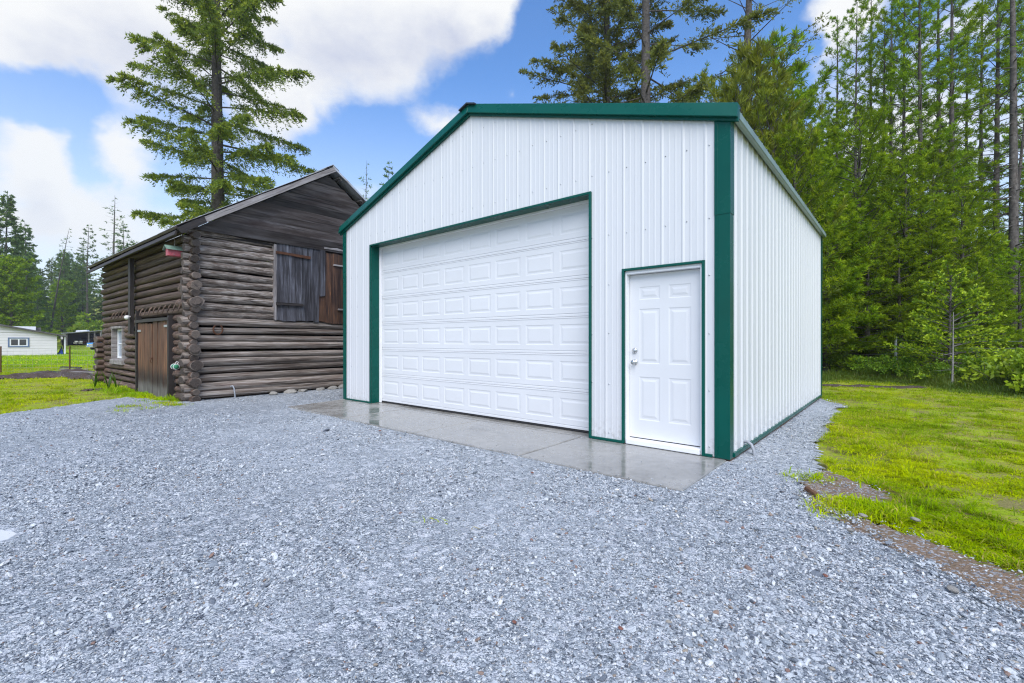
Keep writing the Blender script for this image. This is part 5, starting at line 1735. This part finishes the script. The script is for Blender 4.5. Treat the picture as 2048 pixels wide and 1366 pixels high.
cz = float(gz(0, 85))
cpx = lambda p: at(p, 85)
carport = empty("carport", (cpx(122), 85, cz), 0.0, "open sided carport with a pale sloping metal roof across the field", "carport")
cw = cpx(203) - cpx(122)
def cp(name, mb, m):
    return link(name, mb.mesh(name, M[m]), carport)
cp("roof", MB().prism([(-0.3, -0.4, 2.18), (cw, -0.4, 2.72), (cw, -0.4, 2.84), (-0.3, -0.4, 2.30)], (0, 6.5, 0)), "zinc")
for x in (1.0, 5.1, 6.2, cw - .2):
    cp("post", MB().box((x, -0.1, -0.2), (x + 0.18, 0.08, 2.2 + 0.07 * x)), "old_plank")
cp("rear_wall", MB().box((0.0, 5.9, -0.2), (cw, 6.0, 2.3)), "dark_beam")
cp("side_panel", MB().box((0.0, -0.05, 1.2), (1.0, 0.02, 2.2)), "house_wall")
cp("side_wall", MB().box((0.0, 0.1, -0.2), (0.1, 5.9, 2.2)), "dark_beam")
cp("roof_stack", MB().tube([(2.0, 1.0, 2.62), (4.0, 1.0, 2.75)], [0.25, 0.2], 8).tube([(1.6, 1.4, 2.62), (3.8, 1.5, 2.72)], [0.2, 0.2], 8), "white_trim")


def vehicle(name, label, cat, loc, rz, L, Wd, prof, cab, body_m, cab_m, low_m, canopy=None):
    """prof: side outline of the body (x, z); cab: outline of the glasshouse."""
    v = empty(name, loc, rz, label, cat)
    mb = MB().prism([(x, -Wd / 2, z) for x, z in prof], (0, Wd, 0))
    link("body", bevel_mesh(mb.mesh("body", M[body_m]), 0.05, 2), v)
    mb = MB(); n = len(cab)
    a = [(x, -Wd / 2 + 0.06 + 0.16 * (z - cab[0][1]), z) for x, z in cab]; b_ = [(x, -y, z) for x, y, z in a]
    mb.add(a + b_, [tuple(range(n)), tuple(range(2 * n - 1, n - 1, -1))] + [(i, n + i, n + (i + 1) % n, (i + 1) % n) for i in range(n)])
    link("cab", bevel_mesh(mb.mesh("cab", M[cab_m]), 0.04, 2), v)
    z0, z1 = cab[0][1], max(z for x, z in cab)
    link("window", MB().box((cab[0][0] + .35, -Wd / 2 + 0.07, z0 + .08), (cab[-1][0] - .25, -Wd / 2 + 0.12, z1 - .1)).mesh("window", M["dark_glass"]), v)
    xs = cab[0][0]
    link("windscreen", MB().prism([(xs + .03, -Wd * .36, z0 + .06), (xs + .03, Wd * .36, z0 + .06), (cab[1][0] - .03, Wd * .33, z1 - .08), (cab[1][0] - .03, -Wd * .33, z1 - .08)], (-0.03, 0, 0.0)).mesh("windscreen", M["dark_glass"]), v)
    for y in (-1, 1):
        link("side_stripe", MB().box((0.05, y * Wd / 2 - .01, 0.42), (L - 0.05, y * Wd / 2 + .012, 0.80)).mesh("side_stripe", M[low_m]), v)
    link("grille", MB().box((-0.03, -Wd * .34, 0.62), (0.02, Wd * .34, 0.86)).mesh("grille", M["chrome"]), v)
    link("bumper", bevel_mesh(MB().box((-0.14, -Wd * .48, 0.38), (-0.01, Wd * .48, 0.54)).mesh("bumper", M["chrome"]), 0.02), v)
    for y in (-1, 1):
        link("headlight", MB().lathe([(0, 0.10), (0.04, 0.09), (0.05, 0)], (-0.02, y * Wd * .40, 0.76), (-1, 0, 0), 12).mesh("headlight", M["white_trim"]), v)
        for x in (0.18 * L, 0.80 * L):
            w = MB().lathe([(0, 0.0), (0, .30), (.02, .36), (.2, .36), (.22, .30), (.22, 0)], (x, y * (Wd / 2 - .18 if y > 0 else Wd / 2 - .18), 0.36), (0, y, 0), 16).mesh("tyre", M["rubber"])
            wo = link("wheel", w, v)
            link("hub", MB().lathe([(0, .19), (.02, .15), (.03, 0)], (x, y * (Wd / 2 + .04), 0.36), (0, y, 0), 12).mesh("hub", M["chrome"]), wo)
    return v


pk = vehicle("pickup_truck", "old two tone blue and white pickup parked on the grass beside the barn corner", "pickup", (at(187, 66), 66, float(gz(0, 66))), R(92), 5.2, 1.95,
             [(0, .42), (5.2, .42), (5.2, 1.08), (1.7, 1.08), (1.5, 1.12), (0.05, 1.02)], [(1.55, 1.10), (2.05, 1.78), (3.1, 1.80), (3.25, 1.10)], "truck_blue", "truck_white", "truck_white")
link("canopy", bevel_mesh(MB().box((2.15, -0.93, 1.10), (5.15, 0.93, 1.95)).mesh("canopy", M["truck_white"]), 0.06, 2), pk)
vehicle("parked_car", "dark maroon car parked nose out under the carport", "car", (at(157, 86.2), 86.2, float(gz(0, 86))), R(90), 4.6, 1.8,
        [(0, .35), (4.6, .35), (4.6, .95), (1.1, .95), (0.05, .80)], [(1.0, .93), (1.7, 1.42), (3.3, 1.42), (4.2, .95)], "maroon", "maroon", "maroon")

# left wire fence with rusty posts
lf = empty("mesh_fence", (0, 0, 0), 0, "woven wire fence on thin rusty posts across the left field", "fence")
FP = [(-30, 17.6), (at(2, 17.3), 17.3), (at(140, 17.6), 17.6), (-11.9, 15.0)]
for k, (x, y) in enumerate(FP[:3]):
    b0 = float(gz(x, y))
    mb = MB().box((x - .02, y - .02, b0 - .1), (x + .02, y - .012, b0 + 1.02)).box((x - .004, y - .012, b0 - .1), (x + .004, y + .02, b0 + 1.02))
    mb.build("post", M["rust"], lf)
mb = MB()
for zz_ in (0.08, 0.2, 0.34, 0.5, 0.68, 0.88):
    for a, b_ in zip(FP[:-1], FP[1:]):
        mb.tube([(a[0], a[1], gz(0, a[1]) + zz_), (b_[0], b_[1], gz(0, b_[1]) + zz_)], 0.0028, 4)
for a, b_ in zip(FP[:-1], FP[1:]):
    L = math.hypot(b_[0] - a[0], b_[1] - a[1])
    n = int(L / 0.2)
    for q in range(n):
        f = q / n
        x, y = a[0] + (b_[0] - a[0]) * f, a[1] + (b_[1] - a[1]) * f
        mb.tube([(x, y, gz(0, y) + .05), (x, y, gz(0, y) + .9)], 0.002, 3, caps=False)
tag(mb.build("wire_mesh", M["zinc"], lf), kind="stuff")
# scrap boards on the soil heap
for px, py, L, a, m in ((118, 741, 0.9, 0.3, "old_plank"), (95, 746, 0.7, -0.2, "dark_beam"), (140, 747, 0.9, 0.15, "old_plank"), (75, 749, 0.6, 0.5, "dark_beam"), (120, 736, 0.8, 0.1, "dark_beam")):
    x, y = G(px, py)
    o = link("scrap_board", plank_mesh("scrap_board", L, 0.12, 0.04, m, px))
    o.location = (x, y, float(gz(x, y)) + 0.07); o.rotation_euler = (0.1, 0.05, a)
    tag(o, {118: "pale grey scrap board lying across the soil heap in the left field", 95: "dark scrap board left of the pale one on the soil heap", 140: "pale board at the right end of the soil heap",
            75: "short dark board at the left end of the soil heap", 120: "dark board at the back of the soil heap"}[px], "board", "scrap boards on the soil heap")

# wood block and odd stones by the dirt patch
wb = bevel_mesh(MB().box((-0.017, -0.05, 0), (0.017, 0.05, 0.03)).mesh("wood_block", M["treated"]), 0.004)
o = link("wood_block", wb); x, y = G(1621, 986); o.location = (x, y, 0.0); o.rotation_euler = (R(14), R(4), R(12))
tag(o, "short reddish offcut of wood lying on the dirt by the lawn edge", "wood block")
RS = [rock_mesh("stone", 200 + i, "red_stone") for i in range(3)]
GS = [rock_mesh("stone", 210 + i, "rock") for i in range(3)]
for px, py, s, ms, lab in [(1028, 1245, 0.020, RS, "dark red stone alone in the gravel below the garage apron"), (1241, 1257, 0.022, RS, "red brown stone in the gravel at the lower middle of the photo"),
                           (1064, 946, 0.030, RS, "dark brown stone just off the apron edge"), (1650, 1152, 0.026, RS, "brown stone near the dirt track"), (1700, 1062, 0.045, GS, "grey stone at the gravel edge by the dirt track"),
                           (1662, 1002, 0.05, GS, "round brown stone beside the wood block"), (1725, 1032, 0.05, GS, "pale flat stone under the grass edge"), (760, 862, 0.035, RS, "brown leaf coloured stone at the apron's front edge"),
                           (1905, 1180, 0.05, GS, "grey stone on the dirt track at the lower right"), (1830, 1040, 0.05, GS, "bluish stone where the grass meets the dirt track")]:
    o = link("stone", rnd.choice(ms)); x, y = G(px, py)
    o.location = (x, y, s * 0.12); o.scale = (s * 0.62, s * 0.5, s * 0.45); o.rotation_euler = (0, 0, rnd.uniform(0, 6))
    tag(o, lab, "stone")


# ------------------------------------------------------------------ crushed stone over the yard (uncountable)
def chip(seed):
    me = rock_mesh("stone_chip", seed, "stone", 0.55, 1)
    return me
SRC = bpy.data.collections.new("stone_source")
for i in range(7):
    so = bpy.data.objects.new("stone_chip_%s" % "abcdefg"[i], chip(300 + i))
    SRC.objects.link(so)
g_ = np.random.default_rng(12)
def scatter(n, y0, y1):
    # density per square metre constant inside a band of depth
    Y = np.sqrt(g_.uniform(y0 ** 2, y1 ** 2, n)); X = g_.uniform(-1.36, 1.36, n) * Y
    return X, Y
bands = [(84000, 1.35, 2.6, 1.0), (106000, 2.6, 4.4, 1.05), (84000, 4.4, 7.5, 1.15), (46000, 7.5, 13.5, 1.25)]
PX, PY, PS = [], [], []
for n, y0, y1, k in bands:
    X, Y = scatter(n, y0, y1)
    s = 0.0044 * np.exp(g_.normal(0, 0.45, n)) * k
    cl = vnoise(X * 1.1, Y * 1.1, 31, 3)                # patches of coarser and finer stone
    s = s * (0.58 + 0.85 * cl)
    # two worn wheel lanes running up to the big door: smaller, packed chips
    t_ = np.clip((Y - 1.3) / 6.2, 0, 1)
    xc = -1.9 + 1.9 * t_ + 0.35 * np.sin(t_ * 3.0) + (vnoise(Y * 0.9, Y * 0 + 3.3, 83, 2) - 0.5) * 0.4
    lane = np.maximum(np.exp(-((X - xc - 0.8) / 0.26) ** 2), np.exp(-((X - xc + 0.8) / 0.26) ** 2))
    s = s * (1 - 0.38 * lane)
    ok = is_gravel(X, Y) & (g_.uniform(size=n) > 0.45 * lane)
    wx, wy = warp(X, Y, 0.2, 3.0, 55)
    edge = in_poly(wx, wy, DIRT_POLY) & (g_.uniform(size=n) < 0.09)
    ok = (ok | edge) & ~in_poly(X, Y, APRON) & (ell(X, Y, -3.36, 2.80, 0.50, 0.21) > g_.uniform(0.25, 1.1, n))
    lx, ly = to_local(X, Y, GL, GTH)
    ok &= ~((lx > -0.02) & (lx < GW + 0.02) & (ly > -0.02) & (ly < GD))
    PX.append(X[ok]); PY.append(Y[ok]); PS.append(s[ok])
# a few chips kicked onto the concrete
n = 420
u_, v_ = g_.uniform(0.3, 7.34, n), -1.235 + 1.1 * g_.uniform(0, 1, n) ** 7
aw = np.array([gar(a, b_) for a, b_ in zip(u_, v_)])
PXa, PYa, PSa = np.concatenate(PX), np.concatenate(PY), np.concatenate(PS)
PZ = np.where(in_poly(PXa, PYa, DIRT_POLY), 0.0, height_gravel(PXa, PYa)) + PSa * g_.uniform(-0.1, 0.5, len(PSa))
PXa = np.concatenate([PXa, aw[:, 0]]); PYa = np.concatenate([PYa, aw[:, 1]]); PSa = np.concatenate([PSa, 0.0025 + 0.0045 * g_.uniform(size=n)]); PZ = np.concatenate([PZ, np.full(n, 0.001)])
me = bpy.data.meshes.new("gravel_stones")
me.vertices.add(len(PXa)); me.vertices.foreach_set("co", np.stack([PXa, PYa, PZ], -1).astype(np.float32).ravel())
N = len(PXa)
rot = np.stack([g_.normal(0, 0.35, N), g_.normal(0, 0.35, N), g_.uniform(0, 6.28, N)], -1).astype(np.float32)
for nm, typ, arr in (("rot", "FLOAT_VECTOR", rot), ("scl", "FLOAT_VECTOR", (np.stack([g_.uniform(0.9, 1.6, N), g_.uniform(0.75, 1.1, N), g_.uniform(0.6, 1.1, N)], -1) * PSa[:, None]).astype(np.float32)), ("idx", "INT", g_.integers(0, 7, N).astype(np.int32))):
    a = me.attributes.new(nm, typ, "POINT")
    a.data.foreach_set("vector" if typ == "FLOAT_VECTOR" else "value", arr.ravel())
gs = link("gravel_stones", me)
tag(gs, "loose crushed blue grey stone covering the yard", "gravel", kind="stuff")
ng = bpy.data.node_groups.new("scatter_stones", "GeometryNodeTree")
ng.interface.new_socket("Geometry", in_out="INPUT", socket_type="NodeSocketGeometry")
ng.interface.new_socket("Geometry", in_out="OUTPUT", socket_type="NodeSocketGeometry")
gn = NT(ng)
gi, go = ng.nodes.new("NodeGroupInput"), ng.nodes.new("NodeGroupOutput")
ci = gn.n("GeometryNodeCollectionInfo")
ci.inputs["Collection"].default_value = SRC
ci.inputs["Separate Children"].default_value = True
ci.inputs["Reset Children"].default_value = True
def named(nm, typ):
    nd = gn.n("GeometryNodeInputNamedAttribute", {"data_type": typ})
    nd.inputs["Name"].default_value = nm
    return nd.outputs["Attribute"]
ip = gn.n("GeometryNodeInstanceOnPoints")
gn.set(ip.inputs["Points"], gi.outputs[0]); gn.set(ip.inputs["Instance"], ci.outputs[0])
ip.inputs["Pick Instance"].default_value = True
gn.set(ip.inputs["Instance Index"], named("idx", "INT"))
gn.set(ip.inputs["Rotation"], named("rot", "FLOAT_VECTOR"))
gn.set(ip.inputs["Scale"], named("scl", "FLOAT_VECTOR"))
gn.set(go.inputs[0], ip.outputs[0])
md = gs.modifiers.new("scatter", "NODES"); md.node_group = ng


# ------------------------------------------------------------------ grass
def grass(name, X, Y, Hh, m, wid=0.006, seed=3, lean=0.5, label=None, zoff=0.0):
    r_ = np.random.default_rng(seed)
    n = len(X)
    Z = gz(X, Y) - 0.03 + (vnoise(X * 0.8, Y * 0.8, 3, 3) - 0.5) * 0.05 - 0.005 + zoff
    B = np.stack([X, Y, Z], -1)
    az = r_.uniform(0, 6.28, n); ln = r_.uniform(0.1, 1, n) * lean
    d = np.stack([np.cos(az), np.sin(az), np.zeros(n)], -1)
    s = np.stack([-np.sin(az + r_.normal(0, .5, n)), np.cos(az), np.zeros(n)], -1)
    w = (wid * r_.uniform(0.6, 1.4, n))[:, None]
    mid = B + d * (Hh * ln * 0.6)[:, None] + np.array([0, 0, 1.0]) * (Hh * (0.62 - 0.22 * ln))[:, None]
    tipp = B + d * (Hh * ln * 1.7)[:, None] + np.array([0, 0, 1.0]) * (Hh * (1 - 0.62 * ln))[:, None]
    V = np.stack([B - s * w * .5, B + s * w * .5, mid + s * w * .42, mid - s * w * .42, tipp], 1).reshape(-1, 3)
    k = np.arange(n)[:, None] * 5
    T = np.concatenate([k + np.array([[0, 1, 2]]), k + np.array([[0, 2, 3]]), k + np.array([[3, 2, 4]])], 0)
    tn = np.clip(1.9 * (vnoise(X * 0.9, Y * 0.9, 51, 3) - 0.28) + r_.normal(0, 0.2, n) - np.clip((Hh - 0.04) * 4, 0, 0.35), 0, 1)
    tp_ = np.where(r_.uniform(size=n) < 0.05 + 0.22 * (vnoise(X * 1.9, Y * 1.9, 57, 3) > 0.6), r_.uniform(0.4, 1, n), 0)
    o = link(name, np_mesh(name, V, T, [M[m]], attrs={"tint": ("FLOAT", np.repeat(tn, 5).astype(np.float32)), "tip": ("FLOAT", np.repeat(tp_, 5).astype(np.float32))}))
    return tag(o, label, "grass", kind="stuff")


def lawn_ok(X, Y):
    wx, wy = warp(X, Y, 0.10, 4.0, 91)
    ok = ~in_poly(wx, wy, GRAVEL) & ~is_dirt(X, Y)
    ok &= ~((soil_edge(X, Y) > 0.12) & (vnoise(X * 9, Y * 9, 15, 1) < 0.86))
    lx, ly = to_local(X, Y, GL, GTH)
    ok &= ~((lx > -0.3) & (lx < GW + 0.05) & (ly > -1.4) & (ly < GD + 0.05))
    bx, by = to_local(X, Y, BL, BTH)
    ok &= ~((bx > -0.12) & (bx < BW + .2) & (by > -0.4) & (by < BD + .1))
    return ok


def fade_out(X, Y, w):
    """Thin out blades towards the gravel and the dirt."""
    a, b = X + g_.normal(0, w, len(X)), Y + g_.normal(0, w, len(X))
    return ~in_poly(a, b, GRAVEL) & ~in_poly(a, b, DIRT_POLY)


def lawn(name, n, dep, side, y0, y1, wid, label, seed):
    """Short mossy turf, taller green tufts over it, a few straw-coloured dead blades."""
    Y = y0 + (y1 - y0) * g_.uniform(0, 1, n) ** dep
    X = side * Y * g_.uniform(0.60, 1.55 if side > 0 else 1.3, n)
    bare = vnoise(X * 1.7, Y * 1.7, 33, 4)
    keep = np.clip((0.68 - bare) * 6, 0.12, 1) * np.clip((0.70 - vnoise(X * 5.5, Y * 5.5, 38, 2)) * 8, 0.1, 1)
    ok = lawn_ok(X, Y) & fade_out(X, Y, 0.16) & (g_.uniform(size=n) < keep)
    if side > 0:
        ok &= ~in_forest(X, Y - 0.4)
    X, Y = X[ok], Y[ok]
    tuft = np.clip((vnoise(X * 6.5, Y * 6.5, 71, 3) - 0.55) * 5, 0, 1)
    hh = (0.016 + 0.012 * vnoise(X * 5, Y * 5, 72, 2) + 0.060 * tuft) * g_.uniform(0.5, 1.4, len(X))
    if side < 0:
        hh = hh * np.where(Y > 15.5, 3.0, 1.3)
    return grass(name, X, Y, hh, "grass", wid, seed, 1.2, label)


lawn("right_lawn_grass", 800000, 1.25, 1, 1.6, 17.0, 0.0072, "bright green patchy lawn beside the garage", 4)
lawn("left_lawn_grass", 260000, 1.5, -1, 7.0, 24.0, 0.010, "bright green grass left of the barn", 5)
# far field
n = 60000
Y = 22 + 75 * g_.uniform(0, 1, n) ** 1.6
X = -Y * g_.uniform(0.78, 1.2, n)
hh = 0.10 * (0.5 + 1.2 * vnoise(X * 0.5, Y * 0.5, 19, 3)) * g_.uniform(0.5, 1.3, n)
grass("field_grass", X, Y, hh, "grass", 0.05, 6, 0.9, "bright green field grass beyond the wire fence")
# taller grass at the wood's edge and against the barn
n = 26000
t_ = g_.uniform(0, 1, n)
ed = np.array([G(1640, 757), G(1720, 757), G(1800, 762), G(1900, 774), G(2048, 786), G(2200, 800)])
ex = np.interp(t_, np.linspace(0, 1, len(ed)), ed[:, 0]); ey = np.interp(t_, np.linspace(0, 1, len(ed)), ed[:, 1])
off_ = g_.normal(0.25, 0.55, n)
X, Y = ex + off_ * 0.8, ey + off_ * 0.9
hh = 0.30 * (0.3 + 1.4 * vnoise(X * 1.9, Y * 1.9, 23, 3)) * g_.uniform(0.4, 1.3, n) * np.clip((off_ + 0.7), 0.25, 1.3)
ok = ~is_soil(X, Y)
grass("tall_edge_grass", X[ok], Y[ok], hh[ok], "tall_grass", 0.011, 7, 0.8, "taller wild grass along the foot of the wood")
n = 7000
yy = g_.uniform(0.3, 7.2, n); xx = -0.12 - np.abs(g_.normal(0, 0.25, n))
P_ = np.array([brn(a, b_) for a, b_ in zip(xx, yy)])
hh = 0.15 * g_.uniform(0.3, 1.3, n) * np.clip(vnoise(P_[:, 0] * 2, P_[:, 1] * 2, 29, 2) * 2 - 0.4, 0.1, 1.6) * np.where(yy < 1.0, 0.8, 1)
grass("barn_foot_grass", P_[:, 0], P_[:, 1], hh, "grass", 0.010, 8, 0.8, "longer grass growing against the barn's long wall")
# small weeds on the gravel and grass along its edges
cx = [G(258, 812), G(330, 805), G(350, 808), G(1615, 952), G(1630, 955), G(240, 820), G(300, 815), G(875, 1046), G(1690, 1010), G(1720, 1010), G(1760, 1020), G(1700, 1018)]
XX, YY = [], []
for (a, b_), k in zip(cx, (260, 400, 500, 120, 80, 60, 90, 12, 500, 500, 500, 400)):
    XX.append(a + g_.normal(0, 0.11, k)); YY.append(b_ + g_.normal(0, 0.08, k))
X, Y = np.concatenate(XX), np.concatenate(YY)
grass("weed_tufts", X, Y, 0.06 * g_.uniform(0.4, 1.5, len(X)), "grass", 0.008, 9, 1.0, "small green weeds sprouting through the gravel edges", 0.02)
# flag-leaved plant by the barn wall
for (yy, xx) in ((4.2, -0.5), (5.4, -0.55), (3.9, -0.4)):
    x, y = brn(xx, yy)
    mb = MB()
    for q in range(7):
        a = rnd.uniform(0, 6.28); l = rnd.uniform(0.3, 0.55); d = Vector((math.cos(a), math.sin(a), 0)); s = Vector((-d.y, d.x, 0)) * 0.018
        p = [Vector((0, 0, 0)), d * l * .15 + Vector((0, 0, l * .6)), d * l * .4 + Vector((0, 0, l))]
        mb.add([p[0] - s, p[0] + s, p[1] + s, p[1] - s, p[2]], [(0, 1, 2, 3), (3, 2, 4)])
    o = mb.build("iris_leaves", M["shrub"]); o.location = (x, y, float(gz(x, y)) - 0.02)
    tag(o, {4.2: "clump of upright sword leaves below the barn window", 5.4: "sword leaved clump nearest the barn's far corner", 3.9: "sword leaved clump close to the barn door"}[yy], "plant")


# ------------------------------------------------------------------ damp air
hz = MB().box((-300, -60, -1.6), (300, 280, 46)).mesh("haze")
mh = bpy.data.materials.new("damp_air"); mh.use_nodes = True; mh.node_tree.nodes.clear()
t = NT(mh.node_tree)
vol = t.n("ShaderNodeVolumePrincipled", None, Color=(0.93, 0.96, 1.0, 1), Density=0.00045, Anisotropy=0.2)
t.t.links.new(vol.outputs[0], t.n("ShaderNodeOutputMaterial").inputs["Volume"])
hz.materials.append(mh)
tag(link("haze", hz), kind="stuff")
